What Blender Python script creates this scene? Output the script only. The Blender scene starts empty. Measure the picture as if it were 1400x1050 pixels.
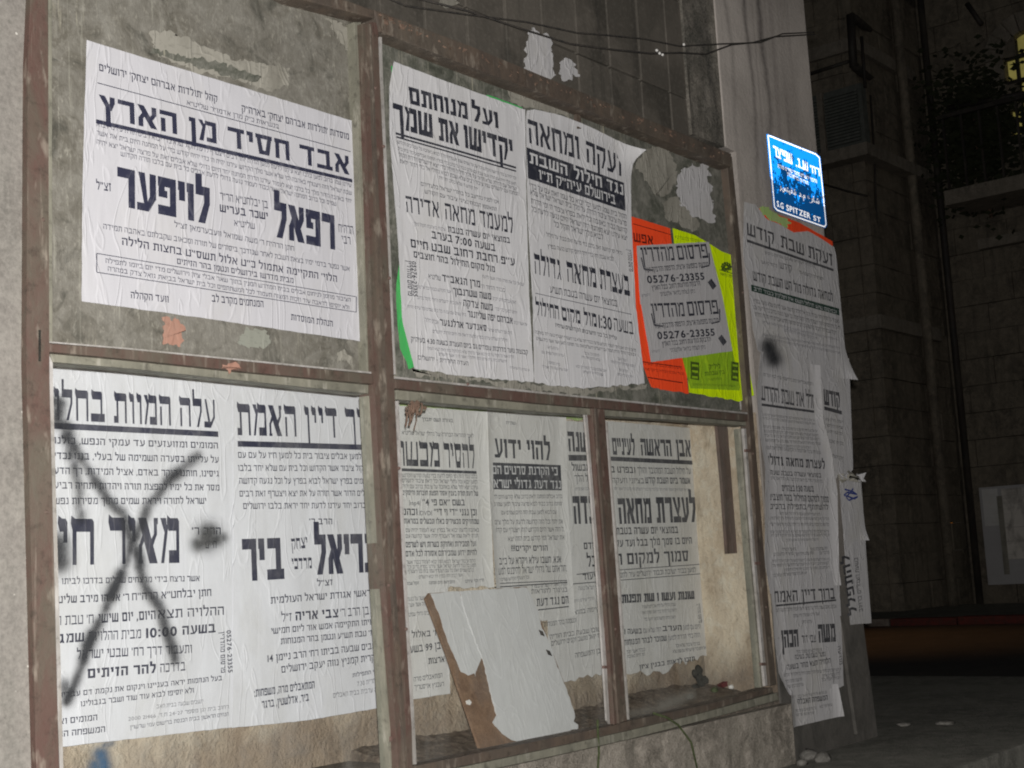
# -*- coding: utf-8 -*-
import bpy, bmesh, math, random
from mathutils import Vector, Matrix, noise
random.seed(7)
R = math.radians
scene = bpy.context.scene
col = scene.collection

# ------------------------------------------------------------------ camera
# World frame: X runs along the poster wall, Z is up, the wall face is the plane Y = 0 and the
# photographer stands on the side Y < 0.
CX, CY, F = 700.0, 525.0, 1901.75
AX = Vector((0.63753488, -0.06859552, -0.76736167)).normalized()
AY = Vector((-0.76845383, -0.12775985, -0.62702163)).normalized()
AZ = Vector((-0.05502713, 0.98943018, -0.13416385)).normalized()
EYE = Vector((0.0, -2.15, 0.62))
cam_data = bpy.data.cameras.new('camera')
cam = bpy.data.objects.new('camera', cam_data)
col.objects.link(cam)
cam.matrix_world = Matrix(((AX[0], AX[1], AX[2], EYE[0]),
                           (AY[0], AY[1], AY[2], EYE[1]),
                           (AZ[0], AZ[1], AZ[2], EYE[2]),
                           (0, 0, 0, 1)))
cam_data.sensor_width = 36.0
cam_data.lens = F / 1400.0 * 36.0
cam_data.clip_start = 0.05
cam_data.clip_end = 300
scene.camera = cam

# ------------------------------------------------------------------ night sky, moon, flash, exposure
world = bpy.data.worlds.new('World')
scene.world = world
world.use_nodes = True
wn = world.node_tree
wn.nodes.clear()
sky = wn.nodes.new('ShaderNodeTexSky')
sky.sky_type = 'NISHITA'
sky.sun_disc = False
sky.sun_elevation = R(14)
sky.sun_rotation = R(200)
bg = wn.nodes.new('ShaderNodeBackground')
bg.inputs['Strength'].default_value = 0.0042
wo = wn.nodes.new('ShaderNodeOutputWorld')
dull = wn.nodes.new('ShaderNodeHueSaturation')
dull.inputs['Saturation'].default_value = 0.25
wn.links.new(sky.outputs[0], dull.inputs['Color'])
wn.links.new(dull.outputs[0], bg.inputs[0])
wn.links.new(bg.outputs[0], wo.inputs[0])

def lamp(name, kind, loc, energy, color=(1, 1, 1), target=None, **kw):
    d = bpy.data.lights.new(name, kind)
    d.energy = energy
    d.color = color
    for k, v in kw.items():
        setattr(d, k, v)
    o = bpy.data.objects.new(name, d)
    col.objects.link(o)
    o.location = loc
    if target is not None:
        o.rotation_euler = (Vector(target) - Vector(loc)).to_track_quat('-Z', 'Y').to_euler()
    return o

moon = lamp('moon', 'SUN', (0, -3, 6), 0.004, (1.0, 0.93, 0.82), target=(3, 0, 0), angle=R(12))
# the flash of the camera: 5 cm above and 3 cm beside the lens
fl = EYE + Vector((0.022, 0.0, 0.052))
fwd = Vector((-AX[2], -AY[2], -AZ[2]))
lamp('camera_flash', 'SPOT', fl, 505.0, (1.0, 0.975, 0.955), target=fl + fwd,
     spot_size=R(150), spot_blend=0.35, shadow_soft_size=0.012)
# orange street lighting that falls on the cross street
lamp('street_light', 'SPOT', (9.0, 5.6, 5.0), 340.0, (1.0, 0.48, 0.18), target=(9.7, 3.0, -0.03),
     spot_size=R(44), spot_blend=1.0, shadow_soft_size=0.15)

vs = scene.view_settings
vs.view_transform = 'Standard'
vs.look = 'None'
vs.exposure = 0.0
vs.gamma = 1.0
vs.use_curve_mapping = False
try:
    scene.cycles.pixel_filter_type = 'BLACKMAN_HARRIS'
    scene.cycles.filter_width = 2.0
    scene.cycles.max_bounces = 5
except Exception:
    pass

# ------------------------------------------------------------------ rays from picture points to real planes
def ray(px, py):
    c = Vector((px - CX, -(py - CY), -F))
    return Vector((c.dot(AX), c.dot(AY), c.dot(AZ)))

def W(px, py, y=0.0):
    d = ray(px, py)
    return EYE + d * ((y - EYE.y) / d.y)

def WX(px, py, x):
    d = ray(px, py)
    return EYE + d * ((x - EYE.x) / d.x)

def WZ(px, py, z):
    d = ray(px, py)
    return EYE + d * ((z - EYE.z) / d.z)

# ------------------------------------------------------------------ materials
def new_mat(name):
    m = bpy.data.materials.new(name)
    m.use_nodes = True
    m.node_tree.nodes.clear()
    return m, m.node_tree.nodes, m.node_tree.links

class NB:
    """small helper to write node trees"""
    def __init__(s, name):
        s.m, s.n, s.l = new_mat(name)
        s.geo = s.n.new('ShaderNodeNewGeometry')
    def vec(s, sx, sy, sz, off=(0, 0, 0)):
        mp = s.n.new('ShaderNodeMapping')
        mp.inputs['Scale'].default_value = (sx, sy, sz)
        mp.inputs['Location'].default_value = off
        s.l.new(s.geo.outputs['Position'], mp.inputs['Vector'])
        return mp.outputs[0]
    def noise(s, vec, scale=1.0, detail=4.0, rough=0.55, dist=0.0):
        t = s.n.new('ShaderNodeTexNoise')
        t.inputs['Scale'].default_value = scale
        t.inputs['Detail'].default_value = detail
        t.inputs['Roughness'].default_value = rough
        t.inputs['Distortion'].default_value = dist
        s.l.new(vec, t.inputs['Vector'])
        return t.outputs['Fac']
    def voro(s, vec, scale=1.0, feature='F1'):
        t = s.n.new('ShaderNodeTexVoronoi')
        t.feature = feature
        t.inputs['Scale'].default_value = scale
        s.l.new(vec, t.inputs['Vector'])
        return t.outputs['Distance']
    def ramp(s, fac, a, b, ca=(0, 0, 0), cb=(1, 1, 1)):
        r = s.n.new('ShaderNodeValToRGB')
        r.color_ramp.elements[0].position = a
        r.color_ramp.elements[1].position = b
        r.color_ramp.elements[0].color = (*ca, 1)
        r.color_ramp.elements[1].color = (*cb, 1)
        s.l.new(fac, r.inputs[0])
        return r.outputs[0]
    def mix(s, fac, a, b, mode='MIX'):
        x = s.n.new('ShaderNodeMix')
        x.data_type = 'RGBA'
        x.blend_type = mode
        for k, v in ((0, fac), (6, a), (7, b)):
            if isinstance(v, (int, float)):
                x.inputs[k].default_value = v
            elif isinstance(v, tuple):
                x.inputs[k].default_value = (*v, 1)
            else:
                s.l.new(v, x.inputs[k])
        return x.outputs[2]
    def math(s, op, a, b=0.0):
        x = s.n.new('ShaderNodeMath')
        x.operation = op
        for k, v in ((0, a), (1, b)):
            if isinstance(v, (int, float)):
                x.inputs[k].default_value = v
            else:
                s.l.new(v, x.inputs[k])
        return x.outputs[0]
    def bump(s, h, dist=0.002, strength=1.0, normal=None):
        b = s.n.new('ShaderNodeBump')
        b.inputs['Distance'].default_value = dist
        b.inputs['Strength'].default_value = strength
        s.l.new(h, b.inputs['Height'])
        if normal is not None:
            s.l.new(normal, b.inputs['Normal'])
        return b.outputs[0]
    def principled(s, color, rough=0.8, spec=0.3, normal=None, metal=0.0):
        p = s.n.new('ShaderNodeBsdfPrincipled')
        for k, v in (('Base Color', color), ('Roughness', rough), ('Specular IOR Level', spec), ('Metallic', metal)):
            if isinstance(v, (int, float)):
                p.inputs[k].default_value = v
            elif isinstance(v, tuple):
                p.inputs[k].default_value = (*v, 1)
            else:
                s.l.new(v, p.inputs[k])
        if normal is not None:
            s.l.new(normal, p.inputs['Normal'])
        return p.outputs[0]
    def out(s, shader):
        o = s.n.new('ShaderNodeOutputMaterial')
        s.l.new(shader, o.inputs[0])
        return s.m

def plaster(name, c1, c2, c3, sc=1.0, bump=0.003, streak=0.5, dark=(0.05, 0.05, 0.045), spots=0.0, off=(0, 0, 0)):
    """rendered concrete: mottled, vertical run-off streaks, pits and pale flecks"""
    b = NB(name)
    v = b.vec(1, 1, 1, off)
    big = b.noise(v, 2.2 * sc, 5, 0.6, 0.3)
    mid = b.noise(v, 11 * sc, 6, 0.65, 0.2)
    fine = b.noise(v, 90 * sc, 5, 0.7)
    st = b.noise(b.vec(9, 9, 0.7, off), 1.6, 5, 0.6, 0.4)
    c = b.mix(b.ramp(big, 0.38, 0.62), c1, c2)
    c = b.mix(b.ramp(mid, 0.45, 0.68), c, c3)
    c = b.mix(b.math('MULTIPLY', b.ramp(st, 0.52, 0.72), streak), c, dark)
    c = b.mix(b.math('MULTIPLY', b.ramp(fine, 0.45, 0.75), 0.45), c, tuple(x * 1.5 for x in c3))
    c = b.mix(b.math('MULTIPLY', b.ramp(fine, 0.30, 0.45, (1, 1, 1), (0, 0, 0)), 0.45), c, dark)
    fleck = b.ramp(b.noise(b.vec(1, 1, 1, (7, 3, 1)), 55, 2, 0.5), 0.745, 0.77)
    c = b.mix(b.math('MULTIPLY', fleck, spots), c, (0.6, 0.58, 0.52))
    h = b.math('ADD', b.math('MULTIPLY', mid, 2.0), fine)
    return b.out(b.principled(c, 0.9, 0.15, b.bump(h, bump)))

M = {}
M['wall_left'] = plaster('grey_render', (0.215, 0.198, 0.178), (0.165, 0.152, 0.135), (0.235, 0.22, 0.195), 1.0, 0.0014, 0.45, (0.10, 0.10, 0.085), 0.7)
M['wall_low'] = plaster('rough_render', (0.33, 0.30, 0.25), (0.19, 0.17, 0.14), (0.42, 0.375, 0.32), 2.2, 0.006, 0.35, (0.05, 0.05, 0.04), 0.8)
STREAK = (W(1027, 40).x, W(1047, 40).x, W(1003, 60).x)
def pier_mat():
    b = NB('pier_concrete')
    v = b.vec(1, 1, 1)
    big = b.noise(v, 2.0, 5, 0.6, 0.3)
    fine = b.noise(v, 60, 5, 0.7)
    st = b.noise(b.vec(12, 12, 0.45), 1.3, 4, 0.55, 0.3)
    c = b.mix(b.ramp(big, 0.35, 0.65), (0.50, 0.455, 0.41), (0.31, 0.28, 0.25))
    c = b.mix(b.math('MULTIPLY', b.ramp(st, 0.52, 0.68), 0.6), c, (0.22, 0.195, 0.18))
    sx_ = b.n.new('ShaderNodeSeparateXYZ')
    b.l.new(b.geo.outputs['Position'], sx_.inputs[0])
    wob = b.math('ADD', sx_.outputs[0], b.math('MULTIPLY', b.math('SUBTRACT', b.noise(b.vec(1, 1, 1.2), 2.5, 3, 0.5), 0.5), 0.10))
    for xc, wd, k in ((STREAK[0], 0.022, 0.75), (STREAK[1], 0.028, 0.85), (STREAK[2], 0.02, 0.4)):
        dd = b.math('ABSOLUTE', b.math('SUBTRACT', wob, xc))
        fade = b.ramp(b.math('DIVIDE', sx_.outputs[2], 4.0), 0.36, 0.60)
        c = b.mix(b.math('MULTIPLY', b.math('MULTIPLY', b.ramp(dd, 0.0, wd, (1, 1, 1), (0, 0, 0)), k), fade), c, (0.07, 0.062, 0.058))
    c = b.mix(b.math('MULTIPLY', b.ramp(fine, 0.4, 0.8), 0.4), c, (0.52, 0.47, 0.43))
    # soot and traffic dirt that has settled on the foot of the pier
    sep = b.n.new('ShaderNodeSeparateXYZ')
    b.l.new(b.geo.outputs['Position'], sep.inputs[0])
    zz = b.math('ADD', sep.outputs[2], b.math('MULTIPLY', big, 0.5))
    foot = b.ramp(b.math('DIVIDE', zz, 2.0), 0.30, 0.75, (1, 1, 1), (0, 0, 0))
    c = b.mix(b.math('MULTIPLY', foot, b.math('ADD', 0.62, b.math('MULTIPLY', b.noise(b.vec(1, 1, 0.6), 14, 6, 0.7, 0.5), 0.55))), c, (0.075, 0.072, 0.064))
    return b.out(b.principled(c, 0.9, 0.1, b.bump(fine, 0.003)))
M['pier'] = pier_mat()
def recess_mat():
    b = NB('cream_plaster')
    v = b.vec(1, 1, 1)
    big = b.noise(v, 3.2, 6, 0.65, 0.8); mid = b.noise(v, 22, 6, 0.7, 0.4); fine = b.noise(v, 110, 4, 0.7)
    c = b.mix(b.ramp(big, 0.38, 0.62), (0.70, 0.60, 0.46), (0.54, 0.43, 0.31))
    c = b.mix(b.math('MULTIPLY', b.ramp(mid, 0.50, 0.66), 0.7), c, (0.74, 0.68, 0.56))
    c = b.mix(b.math('MULTIPLY', b.ramp(mid, 0.30, 0.44, (1, 1, 1), (0, 0, 0)), 0.6), c, (0.34, 0.27, 0.19))
    st = b.noise(b.vec(14, 14, 1.2), 1.6, 5, 0.65, 0.6)
    c = b.mix(b.math('MULTIPLY', b.ramp(st, 0.54, 0.72), 0.5), c, (0.27, 0.21, 0.15))
    sz = b.n.new('ShaderNodeSeparateXYZ'); b.l.new(b.geo.outputs['Position'], sz.inputs[0])
    # splashed dirt that has piled up over the case floor
    dirt = b.ramp(b.math('ADD', sz.outputs[2], b.math('MULTIPLY', big, -0.34)), 0.10, 0.26, (1, 1, 1), (0, 0, 0))
    c = b.mix(b.math('MULTIPLY', dirt, b.math('ADD', 0.35, b.math('MULTIPLY', mid, 0.7))), c, (0.17, 0.125, 0.095))
    return b.out(b.principled(c, 0.9, 0.1, b.bump(b.math('ADD', b.math('MULTIPLY', mid, 2.0), fine), 0.006)))
M['recess'] = recess_mat()
M['recess_old'] = plaster('cream_plaster', (0.58, 0.47, 0.34), (0.68, 0.61, 0.49), (0.42, 0.33, 0.24), 2.4, 0.006, 0.35, (0.20, 0.16, 0.12), 0.3)
M['rubble'] = plaster('rubble_dust', (0.20, 0.15, 0.115), (0.11, 0.085, 0.065), (0.32, 0.26, 0.20), 6.0, 0.006, 0.0, (0.04, 0.035, 0.03), 0.8)
M['sill'] = plaster('dirty_sill', (0.16, 0.14, 0.115), (0.10, 0.09, 0.075), (0.24, 0.20, 0.16), 3.0, 0.004, 0.1, (0.05, 0.05, 0.04), 1.0)
M['stone_far'] = plaster('soot_stone', (0.225, 0.195, 0.15), (0.12, 0.105, 0.083), (0.28, 0.24, 0.185), 1.2, 0.01, 0.5, (0.04, 0.04, 0.035))
M['trim_far'] = plaster('pale_stone_trim', (0.27, 0.24, 0.195), (0.18, 0.16, 0.13), (0.32, 0.28, 0.23), 1.4, 0.008, 0.4)
M['asphalt'] = plaster('asphalt', (0.055, 0.053, 0.05), (0.075, 0.07, 0.062), (0.05, 0.048, 0.045), 2.0, 0.006, 0.0)
M['pavement'] = plaster('pavement_concrete', (0.22, 0.215, 0.185), (0.13, 0.128, 0.11), (0.27, 0.26, 0.225), 1.6, 0.008, 0.0, spots=0.5)
M['kerb_red'] = plaster('worn_red_paint', (0.12, 0.03, 0.026), (0.045, 0.03, 0.026), (0.13, 0.035, 0.03), 12, 0.003, 0.3)
M['kerb_white'] = plaster('worn_white_paint', (0.20, 0.18, 0.155), (0.08, 0.07, 0.06), (0.26, 0.23, 0.20), 12, 0.003, 0.3)

def tile_mat():
    b = NB('glazed_brown_tile')
    v = b.vec(1, 1, 1)
    big = b.noise(v, 3.5, 5, 0.65, 0.5)
    st = b.noise(b.vec(14, 14, 1.0), 1.4, 4, 0.6, 0.3)
    fine = b.noise(v, 70, 4, 0.7)
    oi = b.n.new('ShaderNodeObjectInfo')
    c = b.mix(oi.outputs['Random'], (0.055, 0.05, 0.041), (0.115, 0.103, 0.086))
    c = b.mix(b.math('MULTIPLY', b.ramp(big, 0.45, 0.7), 0.7), c, (0.17, 0.15, 0.125))
    c = b.mix(b.math('MULTIPLY', b.ramp(st, 0.55, 0.7), 0.6), c, (0.045, 0.042, 0.036))
    c = b.mix(b.math('MULTIPLY', b.ramp(fine, 0.5, 0.75), 0.35), c, (0.22, 0.20, 0.17))
    return b.out(b.principled(c, 0.62, 0.3, b.bump(fine, 0.0012)))
M['tile'] = tile_mat()
M['mortar'] = plaster('smeared_mortar', (0.16, 0.145, 0.12), (0.10, 0.095, 0.08), (0.26, 0.235, 0.20), 1.6, 0.004, 0.6)
M['grout'] = plaster('dark_grout', (0.30, 0.27, 0.22), (0.10, 0.09, 0.08), (0.34, 0.31, 0.26), 2, 0.003, 0.2)

def metal_mat(name, paint, rust, pale, amt=0.45):
    b = NB(name)
    v = b.vec(1, 1, 1)
    a = b.noise(b.vec(6, 6, 2.2), 2.4, 6, 0.7, 0.6)
    f = b.noise(v, 45, 5, 0.7)
    sp = b.noise(b.vec(1, 1, 0.35), 38, 3, 0.6)
    c = b.mix(b.ramp(a, 0.42, 0.62), paint, rust)
    g2 = b.noise(b.vec(3, 3, 1.1), 2.0, 5, 0.7, 0.8)
    c = b.mix(b.math('MULTIPLY', b.ramp(g2, 0.45, 0.68), 0.6), c, tuple((x + y) * 0.5 for x, y in zip(rust, (0.15, 0.14, 0.11))))
    dr = b.noise(b.vec(30, 30, 1.6), 2.0, 4, 0.7)
    c = b.mix(b.math('MULTIPLY', b.ramp(dr, 0.60, 0.72), 0.5), c, pale)
    c = b.mix(b.math('MULTIPLY', b.ramp(sp, 0.58, 0.70), amt), c, pale)
    c = b.mix(b.math('MULTIPLY', b.ramp(f, 0.30, 0.46, (1, 1, 1), (0, 0, 0)), 0.5), c, (0.03, 0.025, 0.02))
    return b.out(b.principled(c, b.math('ADD', 0.45, b.math('MULTIPLY', f, 0.35)), 0.35, b.bump(b.math('ADD', f, a), 0.0015)))
M['frame'] = metal_mat('brown_painted_steel', (0.105, 0.062, 0.050), (0.10, 0.082, 0.062), (0.30, 0.26, 0.21), 0.55)
M['frame_top'] = metal_mat('crusted_dark_steel', (0.085, 0.068, 0.055), (0.12, 0.09, 0.068), (0.30, 0.26, 0.21), 0.6)
M['channel'] = metal_mat('dull_aluminium_channel', (0.24, 0.23, 0.18), (0.17, 0.165, 0.13), (0.42, 0.40, 0.34), 0.5)
M['channel_light'] = metal_mat('bare_aluminium', (0.42, 0.40, 0.38), (0.30, 0.28, 0.25), (0.55, 0.53, 0.5), 0.5)
M['iron'] = metal_mat('rusty_iron', (0.16, 0.10, 0.085), (0.10, 0.07, 0.055), (0.26, 0.20, 0.17), 0.4)
M['iron_far'] = metal_mat('black_iron', (0.03, 0.028, 0.025), (0.04, 0.03, 0.025), (0.06, 0.05, 0.04), 0.2)

def grime_mat(name, c0, c1, c2, paste, seed=0.0):
    """old display glass gone opaque: layers of glue, scraped paper fibre, run-down dirt"""
    b = NB(name)
    v = b.vec(1, 1, 1, (seed, 0, seed))
    big = b.noise(v, 3.0, 6, 0.65, 0.8)
    st = b.noise(b.vec(60, 60, 3.0, (seed, 0, 0)), 1.2, 5, 0.7, 0.3)
    blot = b.noise(v, 13, 6, 0.7, 1.2)
    fine = b.noise(b.vec(1, 1, 0.5), 120, 4, 0.7)
    c = b.mix(b.ramp(big, 0.4, 0.62), c0, c1)
    c = b.mix(b.math('MULTIPLY', b.ramp(blot, 0.47, 0.68), 0.6), c, c2)
    sm2 = b.noise(b.vec(1, 1, 1, (seed + 9, 0, 0)), 32, 6, 0.75, 0.6)
    c = b.mix(b.math('MULTIPLY', b.ramp(sm2, 0.50, 0.70), 0.5), c, tuple(x * 1.25 for x in c2))
    c = b.mix(b.math('MULTIPLY', b.ramp(sm2, 0.28, 0.44, (1, 1, 1), (0, 0, 0)), 0.55), c, tuple(x * 0.5 for x in c0))
    c = b.mix(b.math('MULTIPLY', b.ramp(st, 0.58, 0.74), paste), c, (0.36, 0.35, 0.29))
    c = b.mix(b.math('MULTIPLY', b.ramp(fine, 0.56, 0.74), paste * 0.8), c, (0.40, 0.38, 0.32))
    c = b.mix(b.math('MULTIPLY', b.ramp(blot, 0.28, 0.46, (1, 1, 1), (0, 0, 0)), 0.75), c, (0.035, 0.037, 0.03))
    drip = b.noise(b.vec(110, 110, 7, (seed, 0, 4)), 1.0, 3, 0.6)
    zone = b.ramp(b.noise(b.vec(3, 3, 2, (seed + 4, 0, 0)), 1.0, 2, 0.5), 0.5, 0.62)
    c = b.mix(b.math('MULTIPLY', b.math('MULTIPLY', b.ramp(drip, 0.60, 0.68), zone), 0.7), c, (0.46, 0.43, 0.33))
    return b.out(b.principled(c, 0.7, 0.2, b.bump(b.math('ADD', blot, fine), 0.0015)))
M['grime_a'] = grime_mat('grimy_pane_near', (0.125, 0.115, 0.092), (0.175, 0.165, 0.14), (0.24, 0.23, 0.20), 0.65)
M['grime_b'] = grime_mat('grimy_pane_far', (0.085, 0.09, 0.07), (0.12, 0.12, 0.10), (0.24, 0.23, 0.20), 0.4, 3.3)

def glass_mat():
    b = NB('dusty_window_glass')
    tr = b.n.new('ShaderNodeBsdfTransparent')
    tr.inputs[0].default_value = (0.992, 1.0, 0.995, 1)
    gl = b.n.new('ShaderNodeBsdfGlossy')
    gl.inputs['Roughness'].default_value = 0.05
    df = b.n.new('ShaderNodeBsdfDiffuse')
    df.inputs['Color'].default_value = (0.55, 0.54, 0.50, 1)
    lw = b.n.new('ShaderNodeLayerWeight')
    lw.inputs['Blend'].default_value = 0.5
    frf = b.math('ADD', 0.02, b.math('MULTIPLY', b.math('POWER', lw.outputs['Facing'], 5.0), 0.6))
    m1 = b.n.new('ShaderNodeMixShader')
    b.l.new(frf, m1.inputs[0]); b.l.new(tr.outputs[0], m1.inputs[1]); b.l.new(gl.outputs[0], m1.inputs[2])
    dust = b.noise(b.vec(7, 7, 3), 1.8, 6, 0.7, 0.6)
    fac = b.math('MULTIPLY', b.ramp(dust, 0.42, 0.80), 0.085)
    fac = b.math('ADD', fac, 0.006)
    m2 = b.n.new('ShaderNodeMixShader')
    b.l.new(fac, m2.inputs[0]); b.l.new(m1.outputs[0], m2.inputs[1]); b.l.new(df.outputs[0], m2.inputs[2])
    return b.out(m2.outputs[0])
M['glass'] = glass_mat()

def paper_bump(b, amt, seed):
    w1 = b.noise(b.vec(30, 1, 4, (seed, 0, seed)), 1.0, 3, 0.5, 0.6)
    cr = b.noise(b.vec(16, 1, 5, (seed + 5, 0, 2)), 1.0, 2, 0.5, 1.2)
    ridge = b.math('ABSOLUTE', b.math('SUBTRACT', cr, 0.5))
    ridge = b.ramp(ridge, 0.0, 0.035, (1, 1, 1), (0, 0, 0))
    w2 = b.noise(b.vec(1, 1, 1, (seed, 0, 0)), 9, 3, 0.5)
    h = b.math('ADD', b.math('ADD', w1, b.math('MULTIPLY', ridge, 0.5)), b.math('MULTIPLY', w2, 1.2))
    return b.bump(h, 0.0014 * amt), ridge

def paper_mat(name, c, seed=0.0, amt=1.0, stain=(0.45, 0.43, 0.36), sfac=0.25, ghost=0.0, rough=0.75):
    b = NB(name)
    nrm, ridge = paper_bump(b, amt, seed)
    st = b.noise(b.vec(1, 1, 0.6, (seed, 0, 0)), 7, 5, 0.65, 0.5)
    fi = b.noise(b.vec(1, 1, 1), 160, 3, 0.6)
    cc = b.mix(b.math('MULTIPLY', b.ramp(st, 0.48, 0.75), sfac), c, stain)
    gs = b.noise(b.vec(5, 1, 1.2, (seed + 2, 0, 0)), 1.5, 5, 0.6, 0.8)
    cc = b.mix(b.math('MULTIPLY', b.ramp(gs, 0.42, 0.72), 0.35), cc, tuple(x * 0.80 for x in c))
    cc = b.mix(b.math('MULTIPLY', ridge, 0.14), cc, tuple(min(1, x * 1.25) for x in c))
    cc = b.mix(b.math('MULTIPLY', fi, 0.12), cc, tuple(x * 0.7 for x in c))
    if ghost:
        # layers of older print that show through the wet-pasted sheet
        g = b.noise(b.vec(46, 1, 120, (seed, 0, 0)), 1.0, 2, 0.6)
        cc = b.mix(b.math('MULTIPLY', b.ramp(g, 0.55, 0.7), ghost), cc, tuple(x * 0.45 for x in c))
    return b.out(b.principled(cc, rough, 0.2, nrm))

def ink_mat(name, c, worn, seed=0.0, amt=1.0, fade=0.35):
    b = NB(name)
    nrm, ridge = paper_bump(b, amt, seed)
    f = b.noise(b.vec(1, 1, 1, (seed, 0, 0)), 60, 5, 0.7)
    g = b.noise(b.vec(1, 1, 1, (seed, 3, 0)), 6, 4, 0.6)
    k = b.math('MULTIPLY', b.ramp(f, 0.52, 0.78), fade)
    cc = b.mix(k, c, worn)
    cc = b.mix(b.math('MULTIPLY', b.ramp(g, 0.5, 0.8), fade * 0.5), cc, worn)
    cc = b.mix(b.math('MULTIPLY', ridge, 0.3), cc, worn)
    return b.out(b.principled(cc, 0.6, 0.25, nrm))

WHITE = (0.62, 0.615, 0.635)
M['paper_a'] = paper_mat('poster_paper_white', (0.53, 0.525, 0.545), 0.0, 1.0)
M['paper_in'] = paper_mat('brightened_poster_paper', (0.67, 0.67, 0.70), 0.0, 0.9)  # poster paper copy, colour raised to offset light lost through the glass
M['paper_b'] = paper_mat('poster_paper_grey_white', (0.62, 0.615, 0.62), 4.0, 1.2, sfac=0.3, ghost=0.06)
M['paper_c'] = paper_mat('poster_paper_grey', (0.66, 0.65, 0.63), 9.0, 1.0, sfac=0.45, ghost=0.12)
M['paper_d'] = paper_mat('poster_paper_dull', (0.53, 0.52, 0.52), 14.0, 1.6, sfac=0.5, ghost=0.12)
M['paper_old'] = paper_mat('old_torn_paper', (0.31, 0.295, 0.25), 21.0, 1.4, (0.14, 0.13, 0.105), 0.95, ghost=0.45)
M['paper_card'] = paper_mat('white_card', (0.62, 0.62, 0.615), 30.0, 0.5, sfac=0.1)
M['sticker'] = paper_mat('sticker_paper', (0.47, 0.46, 0.46), 17.0, 0.7, (0.40, 0.36, 0.35), 0.4)
M['orange'] = paper_mat('fluorescent_orange_paper', (1.0, 0.085, 0.02), 2.0, 0.9, (0.75, 0.08, 0.03), 0.3)
M['yellow'] = paper_mat('fluorescent_yellow_paper', (0.70, 0.95, 0.0), 3.0, 1.4, (0.30, 0.52, 0.02), 0.55)
M['green'] = paper_mat('fluorescent_green_paper', (0.055, 0.42, 0.11), 3.0, 1.0, (0.16, 0.36, 0.12), 0.6)
M['lime'] = paper_mat('faded_lime_paper', (0.42, 0.58, 0.20), 6.0, 1.0, (0.45, 0.48, 0.3), 0.6)
M['ink_a'] = ink_mat('blue_black_ink', (0.028, 0.03, 0.055), (0.17, 0.17, 0.20), 0.0, 1.0, 0.30)
M['ink_b'] = ink_mat('black_ink', (0.028, 0.03, 0.042), (0.20, 0.20, 0.21), 4.0, 1.1, 0.4)
M['ink_c'] = ink_mat('faded_black_ink', (0.05, 0.052, 0.062), (0.24, 0.24, 0.25), 9.0, 1.0, 0.5)
M['ink_thin'] = ink_mat('thin_grey_ink', (0.12, 0.12, 0.14), (0.26, 0.26, 0.28), 4.0, 1.0, 0.6)
M['ink_d'] = ink_mat('dull_black_ink', (0.06, 0.06, 0.065), (0.22, 0.22, 0.22), 14.0, 1.6, 0.6)
M['ink_white'] = ink_mat('bare_paper_letters', (0.62, 0.62, 0.62), (0.35, 0.35, 0.36), 4.0, 1.0, 0.45)
M['ink_olive'] = ink_mat('print_on_yellow', (0.06, 0.10, 0.015), (0.25, 0.42, 0.02), 3.0, 1.4, 0.5)
M['tint_olive'] = ink_mat('halftone_on_yellow', (0.28, 0.48, 0.02), (0.45, 0.66, 0.02), 3.0, 1.4, 0.8)
M['ink_red'] = ink_mat('print_on_orange', (0.09, 0.012, 0.008), (0.5, 0.04, 0.02), 2.0, 0.9, 0.35)
M['ink_green'] = ink_mat('dark_green_ink', (0.02, 0.05, 0.035), (0.16, 0.2, 0.18), 5.0, 1.0, 0.4)
M['ink_blue'] = ink_mat('blue_pen', (0.03, 0.05, 0.22), (0.3, 0.32, 0.45), 5.0, 1.0, 0.4)
M['paper_far'] = paper_mat('faded_far_posters', (0.72, 0.68, 0.62), 12.0, 1.0, (0.10, 0.09, 0.08), 0.9, ghost=0.6)
M['hardboard'] = plaster('brown_hardboard', (0.20, 0.125, 0.08), (0.145, 0.09, 0.06), (0.24, 0.155, 0.10), 3, 0.001, 0.3, (0.06, 0.045, 0.03))
M['rubber'] = plaster('black_cable', (0.03, 0.03, 0.03), (0.05, 0.045, 0.04), (0.08, 0.07, 0.06), 5, 0.001, 0.0)
M['pebble'] = plaster('pebble_grey', (0.17, 0.16, 0.14), (0.10, 0.095, 0.085), (0.22, 0.21, 0.19), 8, 0.001, 0.0)
M['pebble_white'] = plaster('pebble_white', (0.75, 0.74, 0.70), (0.65, 0.62, 0.58), (0.8, 0.78, 0.75), 8, 0.001, 0.0)
M['litter_red'] = plaster('dark_red_litter', (0.16, 0.03, 0.035), (0.10, 0.03, 0.03), (0.22, 0.05, 0.05), 8, 0.001, 0.0)
M['soot'] = plaster('dark_lump', (0.035, 0.032, 0.028), (0.06, 0.055, 0.045), (0.05, 0.05, 0.04), 8, 0.004, 0.0)
M['moss'] = plaster('moss', (0.10, 0.13, 0.05), (0.07, 0.09, 0.04), (0.17, 0.20, 0.10), 9, 0.006, 0.0)
M['leaf_dark'] = plaster('night_leaf', (0.035, 0.04, 0.02), (0.025, 0.03, 0.018), (0.05, 0.055, 0.03), 9, 0.001, 0.0)
M['leaf'] = plaster('dry_leaf', (0.17, 0.11, 0.08), (0.12, 0.08, 0.06), (0.22, 0.15, 0.11), 9, 0.001, 0.0)
M['pink'] = paper_mat('faded_pink_scrap', (0.38, 0.21, 0.155), 3.0, 1.0, (0.30, 0.27, 0.22), 0.95, ghost=0.3)
M['scrap'] = paper_mat('pale_scrap', (0.27, 0.275, 0.23), 8.0, 1.0, (0.17, 0.21, 0.24), 0.95, ghost=0.4)
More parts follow.
